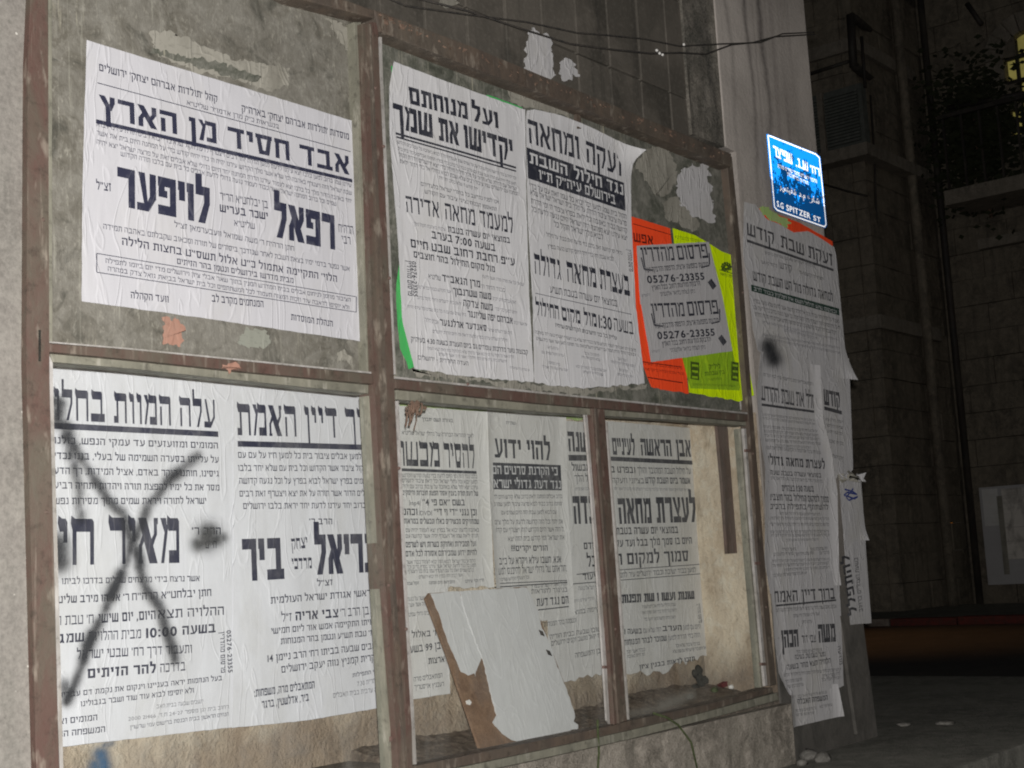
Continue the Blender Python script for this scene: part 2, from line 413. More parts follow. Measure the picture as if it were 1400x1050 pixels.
M['shutter'] = plaster('dark_shutter_paint', (0.12, 0.13, 0.115), (0.09, 0.10, 0.09), (0.16, 0.165, 0.15), 2, 0.002, 0.3)

def spray_mat(name, c, k=1.0):
    b = NB(name)
    at = b.n.new('ShaderNodeAttribute')
    at.attribute_name = 'spray'
    n = b.noise(b.vec(1, 1, 1), 70, 4, 0.7)
    sp = b.noise(b.vec(1, 1, 1), 420, 2, 0.6)
    f = b.math('MULTIPLY', at.outputs['Fac'], b.math('ADD', 0.45, b.math('ADD', b.math('MULTIPLY', n, 0.6), b.math('MULTIPLY', sp, 0.45))))
    f = b.math('MINIMUM', b.math('MULTIPLY', f, k * 0.9), 0.96)
    tr = b.n.new('ShaderNodeBsdfTransparent')
    ms = b.n.new('ShaderNodeMixShader')
    b.l.new(f, ms.inputs[0]); b.l.new(tr.outputs[0], ms.inputs[1])
    b.l.new(b.principled(c, 0.6, 0.2), ms.inputs[2])
    return b.out(ms.outputs[0])
M['spray_black'] = spray_mat('black_spray_paint', (0.035, 0.037, 0.04))
M['spray_blue'] = spray_mat('blue_spray_paint', (0.02, 0.09, 0.19))
M['spray_dust'] = spray_mat('rubbed_dust', (0.30, 0.29, 0.25), 0.7)

SIGN_LOW = W(1095, 272).z
def retro_mat(name, c, dc, worn):
    """Glass-bead street-sign sheeting. Beads send light back along the way it came, so the lobe is
    centred on the returning direction; worn patches have lost their beads and are plain paint."""
    b = NB(name)
    v = b.vec(1, 1, 1)
    f = b.noise(v, 55, 5, 0.75)
    sep = b.n.new('ShaderNodeSeparateXYZ')
    b.l.new(b.geo.outputs['Position'], sep.inputs[0])
    low = b.math('SUBTRACT', SIGN_LOW, sep.outputs[2])   # beads worn off towards the lower edge
    low = b.math('MULTIPLY', b.math('MAXIMUM', low, -0.12), 2.4)
    wear = b.math('ADD', b.math('MULTIPLY', b.math('ADD', b.math('MULTIPLY', f, 0.8), b.math('MULTIPLY', b.noise(v, 16, 4, 0.6), 0.7)), 1.5), low)
    wear = b.ramp(wear, 0.99, 1.26)
    gl = b.n.new('ShaderNodeBsdfGlossy')
    gl.inputs['Roughness'].default_value = 0.52
    gl.inputs['Color'].default_value = (*c, 1)
    b.l.new(b.geo.outputs['Incoming'], gl.inputs['Normal'])
    ms = b.n.new('ShaderNodeMixShader')
    b.l.new(b.math('MULTIPLY', wear, worn), ms.inputs[0])
    b.l.new(gl.outputs[0], ms.inputs[1])
    b.l.new(b.principled(dc, 0.4, 0.3), ms.inputs[2])
    return b.out(ms.outputs[0])
M['sign_blue'] = retro_mat('blue_bead_sheeting', (0.006, 0.23, 0.72), (0.005, 0.05, 0.19), 0.9)
M['sign_white'] = retro_mat('white_bead_sheeting', (1.0, 1.0, 1.0), (0.2, 0.34, 0.5), 0.6)

def glow(name, c, s):
    b = NB(name)
    e = b.n.new('ShaderNodeEmission')
    e.inputs[1].default_value = s
    n = b.noise(b.vec(1, 1, 1), 2.5, 3, 0.6)
    b.l.new(b.mix(b.ramp(n, 0.3, 0.7), tuple(x * 0.6 for x in c), c), e.inputs[0])
    return b.out(e.outputs[0])
M['lit_window'] = glow('lit_window_curtain', (0.42, 0.36, 0.10), 0.42)
M['lamp_orange'] = glow('orange_lamp', (1.0, 0.33, 0.03), 0.5)

# ------------------------------------------------------------------ objects and tags
def tag(o, label=None, cat=None, group=None, kind=None):
    if label: o['label'] = label
    if cat: o['category'] = cat
    if group: o['group'] = group
    if kind: o['kind'] = kind
    return o

def thing(name, loc, label, cat, group=None):
    o = bpy.data.objects.new(name, None)
    o.empty_display_size = 0.05
    o.location = loc
    col.objects.link(o)
    return tag(o, label, cat, group)

def link(name, verts, faces, mat, parent=None, smooth=False, kind=None):
    off = Vector((0, 0, 0))
    p = parent
    while p is not None:
        off += p.location
        p = p.parent
    me = bpy.data.meshes.new(name)
    me.from_pydata([tuple(Vector(v) - off) for v in verts], [], faces)
    me.materials.append(mat)
    if smooth:
        me.polygons.foreach_set('use_smooth', [True] * len(me.polygons))
    o = bpy.data.objects.new(name, me)
    col.objects.link(o)
    o.parent = parent
    if kind: o['kind'] = kind
    return o

def from_bm(name, bm, mat, parent=None, smooth=False, kind=None):
    bmesh.ops.recalc_face_normals(bm, faces=bm.faces)
    bm.verts.ensure_lookup_table()
    vs_ = [v.co.copy() for v in bm.verts]
    for i, v in enumerate(bm.verts): v.index = i
    fs = [[v.index for v in f.verts] for f in bm.faces]
    bm.free()
    return link(name, vs_, fs, mat, parent, smooth, kind)

def add_box(bm, a, b, bev=0.0):
    a, b = Vector(a), Vector(b)
    vs_ = [bm.verts.new((x, y, z)) for x in (a.x, b.x) for y in (a.y, b.y) for z in (a.z, b.z)]
    idx = [(0, 1, 3, 2), (4, 6, 7, 5), (0, 4, 5, 1), (2, 3, 7, 6), (0, 2, 6, 4), (1, 5, 7, 3)]
    fs = [bm.faces.new([vs_[i] for i in f]) for f in idx]
    if bev:
        es = {e for f in fs for e in f.edges}
        bmesh.ops.bevel(bm, geom=list(es), offset=bev, segments=2, profile=0.6, affect='EDGES')

def box(name, a, b, mat, parent=None, bev=0.0, kind=None):
    bm = bmesh.new()
    add_box(bm, a, b, bev)
    return from_bm(name, bm, mat, parent, kind=kind)

def prism_pts(name, pts, yb, mat, parent=None, bev=0.0, kind=None):
    """polygon of 3-D points, extruded along Y to the plane yb"""
    bm = bmesh.new()
    fr = [bm.verts.new(p) for p in pts]
    bk = [bm.verts.new((p[0], yb, p[2])) for p in pts]
    f = bm.faces.new(fr)
    bm.faces.new(list(reversed(bk)))
    n = len(pts)
    for i in range(n):
        bm.faces.new((fr[i], bk[i], bk[(i + 1) % n], fr[(i + 1) % n]))
    if bev:
        bmesh.ops.bevel(bm, geom=list(f.edges), offset=bev, segments=2, profile=0.6, affect='EDGES')
    return from_bm(name, bm, mat, parent, kind=kind)

def prism(name, px, yf, yb, mat, parent=None, bev=0.002):
    return prism_pts(name, [W(x, y, yf) for x, y in px], yb, mat, parent, bev)

def tube(name, pts, r, mat, parent=None, n=6, kind=None):
    bm = bmesh.new()
    rings = []
    for i, p in enumerate(pts):
        p = Vector(p)
        t = (Vector(pts[min(i + 1, len(pts) - 1)]) - Vector(pts[max(i - 1, 0)])).normalized()
        a = t.cross(Vector((0.3, 1, 0.21))).normalized()
        b = t.cross(a)
        rings.append([bm.verts.new(p + (a * math.cos(2 * math.pi * k / n) + b * math.sin(2 * math.pi * k / n)) * r) for k in range(n)])
    for i in range(len(rings) - 1):
        for k in range(n):
            bm.faces.new((rings[i][k], rings[i][(k + 1) % n], rings[i + 1][(k + 1) % n], rings[i + 1][k]))
    bm.faces.new(rings[0]); bm.faces.new(rings[-1])
    return from_bm(name, bm, mat, parent, smooth=True, kind=kind)

def lump(name, c, r, mat, parent=None, seed=0, flat=0.7, sub=2):
    bm = bmesh.new()
    bmesh.ops.create_icosphere(bm, subdivisions=sub, radius=1.0)
    for v in bm.verts:
        d = 1 + 0.45 * noise.noise(v.co * 1.6 + Vector((seed * 3.1, seed, 0)))
        v.co = Vector(c) + Vector((v.co.x * r, v.co.y * r * 0.8, v.co.z * r * flat)) * d
    return from_bm(name, bm, mat, parent, smooth=True)

# ------------------------------------------------------------------ lettering
# Hebrew letters are drawn as bars: a = thickness of the horizontal bars, b = of the upright stems, body height 1
def heb(ch, a, b, horn):
    P = []
    def r(x0, y0, x1, y1): P.append([(x0, y0), (x1, y0), (x1, y1), (x0, y1)])
    def q(*p): P.append(list(p))
    def top(x0, x1, y=1.0):
        if horn: q((x0 + 0.05, y - a), (x1, y - a), (x1, y - a * 0.25), (x1 - 0.06, y), (x0 + 0.13, y), (x0, y + 0.07), (x0 - 0.02, y - a * 0.35))
        else: r(x0, y - a, x1, y)
    d = b if not horn else b * 1.9
    if ch == 'א':
        q((0, 1), (d * 1.35, 1), (.82, 0), (.82 - d * 1.35, 0)); r(.80 - b, .62, .80, 1); q((.80 - b, .64), (.80, .64), (.56, .28), (.44, .42))
        r(.03, 0, .03 + b, .42); q((.03, .38), (.03 + b, .38), (.40, .66), (.26, .76))
        if horn: r(.66, .86, .84, 1); r(0, 0, .2, .08)
    elif ch == 'ב': top(.05, .70); r(.70 - b, a * .5, .70, 1 - a * .3); r(0, 0, .84, a)
    elif ch == 'ג': top(.10, .45); r(.45 - b, .30, .45, 1 - a * .3); q((0, 0), (b * 1.2, 0), (.45, .44), (.45 - b, .40)); q((.45 - b, .34), (.45, .34), (.57, 0), (.57 - b * 1.1, 0))
    elif ch == 'ד': top(0, .78); r(.62 - b, 0, .62, 1 - a * .3)
    elif ch == 'ה': top(0, .74); r(.74 - b, 0, .74, 1 - a * .3); r(.04, 0, .04 + b, .64)
    elif ch == 'ו': top(0, .30); r(.30 - b, 0, .30, 1 - a * .3)
    elif ch == 'ז': top(0, .44); q((.18, 1 - a * .5), (.18 + b, 1 - a * .5), (.14 + b, 0), (.14, 0))
    elif ch == 'ח': top(0, .76); r(.04, 0, .04 + b, 1 - a * .3); r(.76 - b, 0, .76, 1 - a * .3)
    elif ch == 'ט': r(0, 0, b, 1); r(0, 0, .76, a); r(.76 - b, 0, .76, 1); r(.44, 1 - a, .76, 1)
    elif ch == 'י': top(0, .30); r(.30 - b, .48, .30, 1 - a * .3)
    elif ch == 'כ': top(0, .68); r(.68 - b, 0, .68, 1 - a * .3); r(0, 0, .68, a)
    elif ch == 'ל': r(0, .78, b * 1.1, 1.32); r(0, 1 - a, .62, 1); r(.62 - b, .52, .62, 1); q((.62 - b, .56), (.62, .56), (.40, 0), (.38 - b * 1.1, 0))
    elif ch == 'מ': q((0, 1), (d, 1), (.30, .66), (.22, .60)); q((.02, 0), (.02 + b, 0), (.36, .88), (.22, .84)); top(.30, .82); r(.82 - b, 0, .82, 1 - a * .3); r(.36, 0, .82, a)
    elif ch == 'נ': top(.12, .46); r(.46 - b, 0, .46, 1 - a * .3); r(0, 0, .46, a)
    elif ch == 'ס': top(0, .82); q((.04, 1 - a * .4), (.04 + b, 1 - a * .4), (.18 + b, 0), (.16, 0)); q((.80 - b, 1 - a * .4), (.80, 1 - a * .4), (.66, 0), (.64 - b, 0)); r(.17, 0, .65, a)
    elif ch == 'ע': r(.76 - b, .34, .76, 1); q((.76 - b, .40), (.76, .36), (.46, 0), (.28, 0)); q((.06, 1), (.06 + b, 1), (.44, .16), (.30, .10)); r(0, 0, .46, a * .8)
    elif ch in 'פף':
        top(0, .74); r(.74 - b, 0 if ch == 'פ' else -.38, .74, 1 - a * .3); r(.02, .50, .02 + b, 1 - a * .5); r(.02, .46, .38, .46 + a * .75)
        if ch == 'פ': r(0, 0, .74, a)
    elif ch == 'צ': q((0, 1), (d * 1.1, 1), (.68, .06), (.48, a * .6)); r(.76 - b, .62, .76, 1); q((.76 - b, .66), (.76, .66), (.54, .32), (.42, .44)); r(0, 0, .76, a)
    elif ch == 'ק': top(0, .76); r(.76 - b, .44, .76, 1 - a * .3); q((.76 - b, .48), (.76, .48), (.54, 0), (.40, 0)); r(.06, -.36, .06 + b, .62)
    elif ch == 'ר': top(0, .68); r(.68 - b, 0, .68, 1 - a * .3)
    elif ch == 'ש': r(0, 0, b, 1); r(.96 - b, 0, .96, 1); r(0, 0, .96, a); q((.42, 1), (.42 + b, 1), (.32 + b, 0), (.32, 0))
    elif ch == 'ת': top(.04, .80); r(.80 - b, 0, .80, 1 - a * .3); r(.16, 0, .16 + b, 1 - a * .3); r(0, 0, .16 + b, a * .85)
    elif ch == 'ך': top(0, .68); r(.68 - b, -.38, .68, 1 - a * .3)
    elif ch == 'ם': top(0, .76); r(.04, 0, .04 + b, 1 - a * .3); r(.76 - b, 0, .76, 1 - a * .3); r(.04, 0, .76, a)
    elif ch == 'ן': top(0, .30); r(.30 - b, -.38, .30, 1 - a * .3)
    elif ch == 'ץ': r(.26, -.38, .26 + b, .60); q((0, 1), (b * 1.2, 1), (.26 + b, .56), (.26, .50)); r(.64 - b, .70, .64, 1); q((.64 - b, .74), (.64, .74), (.30 + b, .36), (.26 + b * .5, .44))
    elif ch == "'": r(0, .68, b, 1)
    elif ch == '"': r(0, .68, b, 1); r(b * 1.8, .68, b * 2.8, 1)
    elif ch == '-': r(0, .4, .4, .4 + a * .8)
    elif ch == '.': r(0, 0, b * 1.1, a)
    elif ch == ',': q((0, -.18), (b, 0), (b, a), (0, a))
    elif ch == ':': r(0, 0, b * 1.1, a); r(0, .6, b * 1.1, .6 + a)
    elif ch == '!': r(0, 0, b, a * .9); r(0, .3, b, 1.1)
    elif ch == '(': q((.1, 1.1), (.1 + b, 1.1), (b, .5), (0, .5)); q((0, .5), (b, .5), (.1 + b, -.1), (.1, -.1))
    elif ch == ')': q((0, 1.1), (b, 1.1), (.1 + b, .5), (.1, .5)); q((.1, .5), (.1 + b, .5), (b, -.1), (0, -.1))
    return P

GL = {}
def font_glyph(ch, wt, res):
    """digits and Latin letters: outlines of the built-in font"""
    cu = bpy.data.curves.new('glyph', 'FONT')
    cu.body = ch
    cu.resolution_u = res
    cu.offset = wt
    ob = bpy.data.objects.new('glyph', cu)
    col.objects.link(ob)
    bpy.context.view_layer.update()
    ev = ob.evaluated_get(bpy.context.evaluated_depsgraph_get())
    me = ev.to_mesh()
    k = 1 / 0.69
    vs_ = [(v.co.x * k, v.co.y * k, 0.0) for v in me.vertices]
    fs = [list(p.vertices) for p in me.polygons]
    ev.to_mesh_clear()
    bpy.data.objects.remove(ob)
    bpy.data.curves.remove(cu)
    return vs_, fs

def glyph(ch, wt, fine, horn=False):
    key = (ch, wt, fine, horn)
    if key in GL: return GL[key]
    if ch.isalnum() and not ('\u05d0' <= ch <= '\u05ea'):
        vs_, fs = font_glyph(ch, min(wt, 0.035), 3)
    else:
        a, b = (0.15 + wt * 1.7, 0.125 + wt * 2.2) if not horn else (0.27 + wt, 0.12 + wt)
        vs_, fs = [], []
        for n, poly in enumerate(heb(ch, a, b, horn)):
            k = len(vs_)
            # every bar lies a few hundredths of a millimetre over the one before it
            vs_ += [(x, y, n * 0.00003) for x, y in poly]
            fs.append(list(range(k, k + len(poly))))
    if fine and vs_:
        bm = bmesh.new()
        bv = [bm.verts.new(v) for v in vs_]
        for f in fs:
            try: bm.faces.new([bv[i] for i in f])
            except ValueError: pass
        for no, (lo, hi) in (((1, 0, 0), (0.08, 1.1)), ((0, 1, 0), (-0.33, 1.3))):
            t = lo
            while t < hi:
                bmesh.ops.bisect_plane(bm, geom=bm.verts[:] + bm.edges[:] + bm.faces[:], plane_co=tuple(t * k for k in no), plane_no=no)
                t += 0.17
        bm.verts.ensure_lookup_table()
        for i, v in enumerate(bm.verts): v.index = i
        vs_ = [tuple(v.co) for v in bm.verts]
        fs = [[v.index for v in f.verts] for f in bm.faces]
        bm.free()
    if vs_:
        x0, x1 = min(v[0] for v in vs_), max(v[0] for v in vs_)
    else:
        x0 = x1 = 0
    GL[key] = (vs_, fs, x0, x1)
    return GL[key]

def visual(s):
    """right-to-left order, digits and Latin kept left-to-right"""
    out, run = [], ''
    for ch in reversed(s):
        if ch.isdigit() or (ch.isascii() and ch.isalpha()) or (ch in ':.-' and run):
            run = ch + run
        else:
            if run: out += list(run); run = ''
            out.append(ch)
    if run: out += list(run)
    return out

WORDS = ('על כל אשר את בית ישראל תורה קדושה ירושלים שבת קודש רבים יחד עם גדולי הדור כבוד שמים אבלים '
         'לבוא לעמוד בפרץ נגד חילול ציבור הקדוש וכל בני עירנו יצא הקול זאת לדעת היום הזה ברוב עם הדרת מלך '
         'כדי שלא יהיה פרצה ח"ו ומי אשר יראת ה\' נגעה בלבו יבוא ויצטרף אל המחנה למען שמו באהבה').split()
WR = random.Random(11)
def filler(n):
    s = ''
    while len(s) < n:
        s += WR.choice(WORDS) + ' '
    return s.strip()

class Sheet:
    """a pasted paper sheet: Coons patch between picture-traced edges, lying in the real plane Y = y"""
    def __init__(s, name, label, cat, left, right, y, mat, top=None, bottom=None, torn=0.0, amp=0.0012, curls=(),
                 ink='ink_b', group=None, step=0.017, seed=0, thin='ink_thin', tilt=None):
        s.y, s.seed, s.amp, s.curls = y, seed, amp, curls
        s.tilt = tilt
        s.ink, s.thin = M[ink], M[thin]
        rr = random.Random(seed * 13 + 5)
        def poly(pts, n):
            P = [W(x, yy, y) for x, yy in pts]
            L = [0.0]
            for a, b in zip(P, P[1:]): L.append(L[-1] + (b - a).length)
            out = []
            for i in range(n + 1):
                t = L[-1] * i / n
                k = 0
                while k < len(P) - 2 and L[k + 1] < t: k += 1
                f = (t - L[k]) / max(1e-9, L[k + 1] - L[k])
                out.append(P[k].lerp(P[k + 1], f))
            return out
        if top is None: top = [left[0], right[0]]
        if bottom is None: bottom = [left[-1], right[-1]]
        w = (W(*left[0], y) - W(*right[0], y)).length
        h = (W(*left[0], y) - W(*left[-1], y)).length
        nu, nv = max(4, int(w / step)), max(4, int(h / step))
        Lp, Rp, Tp, Bp = poly(left, nv), poly(right, nv), poly(top, nu), poly(bottom, nu)
        verts, faces = [], []
        def rough(k, i): return rr.uniform(-1, 1)
        for j in range(nv + 1):
            v = j / nv
            for i in range(nu + 1):
                u = i / nu
                p = Lp[j].lerp(Rp[j], u) + Tp[i].lerp(Bp[i], v)
                c = (Tp[0] * (1 - u) + Tp[-1] * u) * (1 - v) + (Bp[0] * (1 - u) + Bp[-1] * u) * v
                p = p - c
                e = 0.0006 + (torn if j == nv else 0.0)
                if i in (0, nu): p.x += rr.uniform(-e, e)
                if j in (0, nv): p.z += rr.uniform(-e, e)
                p.y = s.depth(p.x, p.z)
                for (cu, cv, rad, lift) in curls:
                    d = math.hypot((u - cu) * w, (v - cv) * h) if cu is not None and cv is not None else (abs(u - cu) * w if cv is None else abs(v - cv) * h)
                    if d < rad:
                        t = (1 - d / rad) ** 2
                        p.y -= lift * t
                verts.append(p)
        for j in range(nv):
            for i in range(nu):
                a = j * (nu + 1) + i
                faces.append((a, a + nu + 1, a + nu + 2, a + 1))
        # give the sheet the thickness of pasted paper
        nV = len(verts)
        back = [Vector((p.x, p.y + 0.0004, p.z)) for p in verts]
        bf = [tuple(reversed([k + nV for k in f])) for f in faces]
        rim = [i for i in range(nu + 1)] + [(j) * (nu + 1) + nu for j in range(1, nv + 1)] + \
              [nv * (nu + 1) + i for i in range(nu - 1, -1, -1)] + [j * (nu + 1) for j in range(nv - 1, 0, -1)]
        m_ = len(rim)
        rv = [verts[k].copy() for k in rim] + [back[k].copy() for k in rim]
        sf = [(2 * nV + k, 2 * nV + (k + 1) % m_, 2 * nV + m_ + (k + 1) % m_, 2 * nV + m_ + k) for k in range(m_)]
        base = Vector((sum(p.x for p in verts) / nV, y, min(p.z for p in verts)))
        s.root = thing(name, base, label, cat, group)
        s.w, s.h = w, h
        s.sheet = link('paper', verts + back + rv, faces + bf + sf, mat, s.root, smooth=True)
        s.body, s.bodyf, s.tv, s.tf, s.wv, s.wf = [], [], [], [], [], []
    def depth(s, x, z):
        y = s.y - s.amp * (1 + noise.noise(Vector((x * 5.0, s.seed * 1.7, z * 3.0)))) - s.amp * 0.6 * noise.noise(Vector((x * 11.0, s.seed, z * 2.0)))
        if s.tilt: y += s.tilt * z
        return y
    def rule(s, x0, y0, x1, y1, t, mat=None, lift=0.0007, name='rule', seg=0.03):
        a, b = W(x0, y0, s.y), W(x1, y1, s.y)
        th = (W(x0, y0 - t / 2, s.y) - W(x0, y0 + t / 2, s.y)).length
        return s.bar(a, b, th, mat, lift, name)
    def bar(s, a, b, th, mat=None, lift=0.0007, name='rule'):
        n = max(1, int((b - a).length / 0.02))
        m = max(1, int(th / 0.02))
        d = (b - a).normalized()
        up = Vector((-d.z, 0, d.x))
        vs_, fs = [], []
        for j in range(m + 1):
            for i in range(n + 1):
                p = a.lerp(b, i / n) + up * th * (j / m - 0.5)
                p.y = s.depth(p.x, p.z) - lift
                vs_.append(p)
        for j in range(m):
            for i in range(n):
                k = j * (n + 1) + i
                fs.append((k, k + 1, k + n + 2, k + n + 1))
        return link(name, vs_, fs, mat or s.ink, s.root)
    def quad(s, pts, mat=None, lift=0.0007, name='printed_panel'):
        A, B, C_, D_ = [W(x, y, s.y) for x, y in pts]
        n, m = max(2, int((B - A).length / 0.02)), max(2, int((D_ - A).length / 0.02))
        vs_, fs = [], []
        for j in range(m + 1):
            for i in range(n + 1):
                p = A.lerp(B, i / n).lerp(D_.lerp(C_, i / n), j / m)
                p.y = s.depth(p.x, p.z) - lift
                vs_.append(p)
        for j in range(m):
            for i in range(n):
                k = j * (n + 1) + i
                fs.append((k, k + n + 1, k + n + 2, k + 1))
        return link(name, vs_, fs, mat or s.ink, s.root)
    def text(s, x0, y0, x1, y1, h, txt=None, wt=0.0, white=False, mat=None, lift=0.0007, thin=False, gap=0.10, horn=False):
        a, b = W(x0, y0, s.y), W(x1, y1, s.y)
        width = (b - a).length
        if abs(x1 - x0) >= abs(y1 - y0):
            H = (W(x0, y0, s.y) - W(x0, y0 - h, s.y)).length
        else:
            H = (W(x0, y0, s.y) - W(x0 + h, y0, s.y)).length
        if txt is None:
            txt = filler(max(3, int(width / (H * 0.72))))
        fine = h >= 12
        items, X = [], 0.0
        for ch in visual(txt):
            if ch == ' ':
                X += 0.42
                continue
            g = glyph(ch, wt, fine, horn)
            items.append((g, X - g[2]))
            X += g[3] - g[2] + gap * 1.5
        X -= gap * 1.5
        if X <= 0: return
        sx = width / X
        sy = H
        d = (b - a).normalized()
        up = Vector((-d.z, 0, d.x))
        if white: lift += 0.0006
        if fine:
            vs_, fs = [], []
        elif white or mat:
            vs_, fs = s.wv, s.wf
            s.wmat = mat
        elif thin:
            vs_, fs = s.tv, s.tf
        else:
            vs_, fs = s.body, s.bodyf
        for (gv, gf, x_0, x_1), ox in items:
            k = len(vs_)
            for gx, gy, gz in gv:
                p = a + d * ((gx + ox) * sx) + up * (gy * sy)
                p.y = s.depth(p.x, p.z) - lift - gz
                vs_.append(p)
            fs.extend([[i + k for i in f] for f in gf])
        if fine:
            m = mat or (M['ink_white'] if white else s.ink)
            link('headline', vs_, fs, m, s.root, kind='stuff')
    def done(s):
        if s.bodyf: link('body_text', s.body, s.bodyf, s.ink, s.root, kind='stuff')
        if s.tf: link('small_print', s.tv, s.tf, s.thin, s.root, kind='stuff')
        if s.wf: link('coloured_print', s.wv, s.wf, getattr(s, 'wmat', None) or M['ink_white'], s.root, kind='stuff')
        return s

def T(s, rows):
    for r in rows:
        s.text(*r[:5], **(r[5] if isinstance(r[5], dict) else dict(txt=r[5], **(r[6] if len(r) > 6 else {}))))

B3 = dict(wt=0.03)
B2 = dict(wt=0.018)
TH = dict(thin=True)
def fill_rows(s, rows, **kw):
    for r in rows: s.text(*r, **kw)

def scrap(name, label, cat, px, y, mat, group=None, lift=0.0006):
    """torn scrap: irregular outline with its own thickness"""
    rr = random.Random(len(label) * 7 + int(px[0][0]))
    pts = []
    n = len(px)
    for i in range(n):
        a, b = Vector(px[i]), Vector(px[(i + 1) % n])
        k = max(1, int((b - a).length / 2.5))
        for t in range(k):
            q = a.lerp(b, t / k)
            q = q + Vector((noise.noise(Vector((q.x * 0.16, q.y * 0.16, 1.5))), noise.noise(Vector((q.x * 0.16, q.y * 0.16, 8.5))))) * 5.5
            pts.append((q.x + rr.uniform(-1.3, 1.3), q.y + rr.uniform(-1.3, 1.3)))
    o = prism_pts(name, [W(x, yy, y) for x, yy in pts], y + lift, mat)
    me = o.data
    return tag(o, label, cat, group)

def spray_patch(name, strokes, box_px, y, mat, parent=None, step=2.5):
    x0, y0, x1, y1 = box_px
    nx, ny = int((x1 - x0) / step), int((y1 - y0) / step)
    vs_, fs, dens = [], [], []
    for j in range(ny + 1):
        for i in range(nx + 1):
            px, py = x0 + (x1 - x0) * i / nx, y0 + (y1 - y0) * j / ny
            vs_.append(W(px, py, y))
            d = 0.0
            for (ax, ay, bx, by, r, k) in strokes:
                vx, vy = bx - ax, by - ay
                L = vx * vx + vy * vy
                t = 0 if L == 0 else max(0, min(1, ((px - ax) * vx + (py - ay) * vy) / L))
                q = math.hypot(px - ax - vx * t, py - ay - vy * t) / r
                d = max(d, k * math.exp(-q * q * 1.3))
            dens.append(d if d > 0.02 else 0.0)
    for j in range(ny):
        for i in range(nx):
            a = j * (nx + 1) + i
            q = (a, a + nx + 1, a + nx + 2, a + 1)
            if max(dens[k] for k in q) > 0: fs.append(q)
    used = sorted({k for f in fs for k in f})
    re = {k: n for n, k in enumerate(used)}
    o = link(name, [vs_[k] for k in used], [[re[k] for k in f] for f in fs], mat, parent)
    at = o.data.attributes.new('spray', 'FLOAT', 'POINT')
    at.data.foreach_set('value', [dens[k] for k in used])
    return o

# ================================================================== LARGE STRUCTURE
Z0 = 0.0
# ground: road sheet to the horizon, pavements as real slabs with kerbs
box('road', (-40, -40, -0.42), (60, 50, -0.12), M['asphalt'], kind='structure')
bm = bmesh.new()
add_box(bm, (-8, -0.50, -0.30), (6.7, 9.0, 0.0), 0.012)
from_bm('pavement', bm, M['pavement'], kind='structure')
bm = bmesh.new()
add_box(bm, (11.95, -30, -0.30), (14.6, 40, 0.02), 0.0)
from_bm('far_pavement', bm, M['pavement'], kind='structure')
cross = box('side_road_surface', (6.72, -30, -0.30), (11.78, 40, -0.035), M['asphalt'], kind='structure')
# painted kerb stones of the far pavement
kerb = thing('painted_kerb', (11.87, 3, -0.035), 'low kerb with worn red and white painted stones across the dark side road', 'kerb')
yk = -6.0
kk = 0
seq = {}
while yk < 12:
    y2 = yk + 0.62
    ymid = (yk + y2) / 2
    px_mid = None
    # red run in the middle of the view, pale stones at both ends of it
    red = (2.22 < ymid < 3.52) or (kk // 3) % 2 == 0 and not (1.0 < ymid < 4.2)
    o = box('kerb_stone', (11.78, yk + 0.006, -0.14), (11.945, y2 - 0.006, 0.03 + random.uniform(-0.004, 0.004)), M['kerb_red'] if red else M['kerb_white'], kerb, 0.012)
    o['label'] = 'red painted kerb stone' if red else 'whitish painted kerb stone'
    yk = y2
    kk += 1

# ------------------------------------------------------------------ the showcase wall
XL, XM, XR = 1.36, 2.215, 3.84
BACK = 0.25
wall = thing('showcase_wall', (0, 0.2, 0), 'grimy rendered shop wall that holds the glazed notice cases', 'wall')
prism_pts('left_render', [(-8, -0.012, -0.3), (1.345, -0.012, -0.3), (1.340, -0.012, 0.4), (1.340, -0.012, 4.2), (-8, -0.012, 4.2)], 0.55, M['wall_left'], wall)
# rough render under the cases, slightly uneven face
def rough_face(name, x0, x1, z0, z1, y, mat, parent, amp=0.006, step=0.03, seed=0, sc=7, thick=0.5):
    nx, nz = int((x1 - x0) / step), max(2, int((z1 - z0) / step))
    vs_, fs = [], []
    for j in range(nz + 1):
        for i in range(nx + 1):
            x, z = x0 + (x1 - x0) * i / nx, z0 + (z1 - z0) * j / nz
            d = noise.noise(Vector((x * sc, seed, z * sc))) * amp + noise.noise(Vector((x * sc * 3, seed + 4, z * sc * 3))) * amp * 0.5
            if i in (0, nx) or j in (0, nz): d = amp * 0.4
            vs_.append((x, y - d, z))
    for j in range(nz):
        for i in range(nx):
            a = j * (nx + 1) + i
            fs.append((a, a + 1, a + nx + 2, a + nx + 1))
    c = len(vs_)
    ring = [0, nx, nz * (nx + 1) + nx, nz * (nx + 1)]
    rim = list(range(nx + 1)) + [j * (nx + 1) + nx for j in range(1, nz + 1)] + [nz * (nx + 1) + i for i in range(nx - 1, -1, -1)] + [j * (nx + 1) for j in range(nz - 1, 0, -1)]
    for k in rim: vs_.append((vs_[k][0], y + thick, vs_[k][2]))
    n = len(rim)
    for k in range(n): fs.append((rim[k], c + k, c + (k + 1) % n, rim[(k + 1) % n]))
    fs.append(tuple(c + k for k in range(n)))
    return link(name, vs_, fs, mat, parent, smooth=False)
rough_face('lower_render', 1.350, 3.862, -0.3, 0.178, -0.018, M['wall_low'], wall, 0.009, 0.022, 2, 8)
box('case_floor', (1.348, 0.012, 0.178), (3.85, 0.56, 0.214), M['sill'], wall)
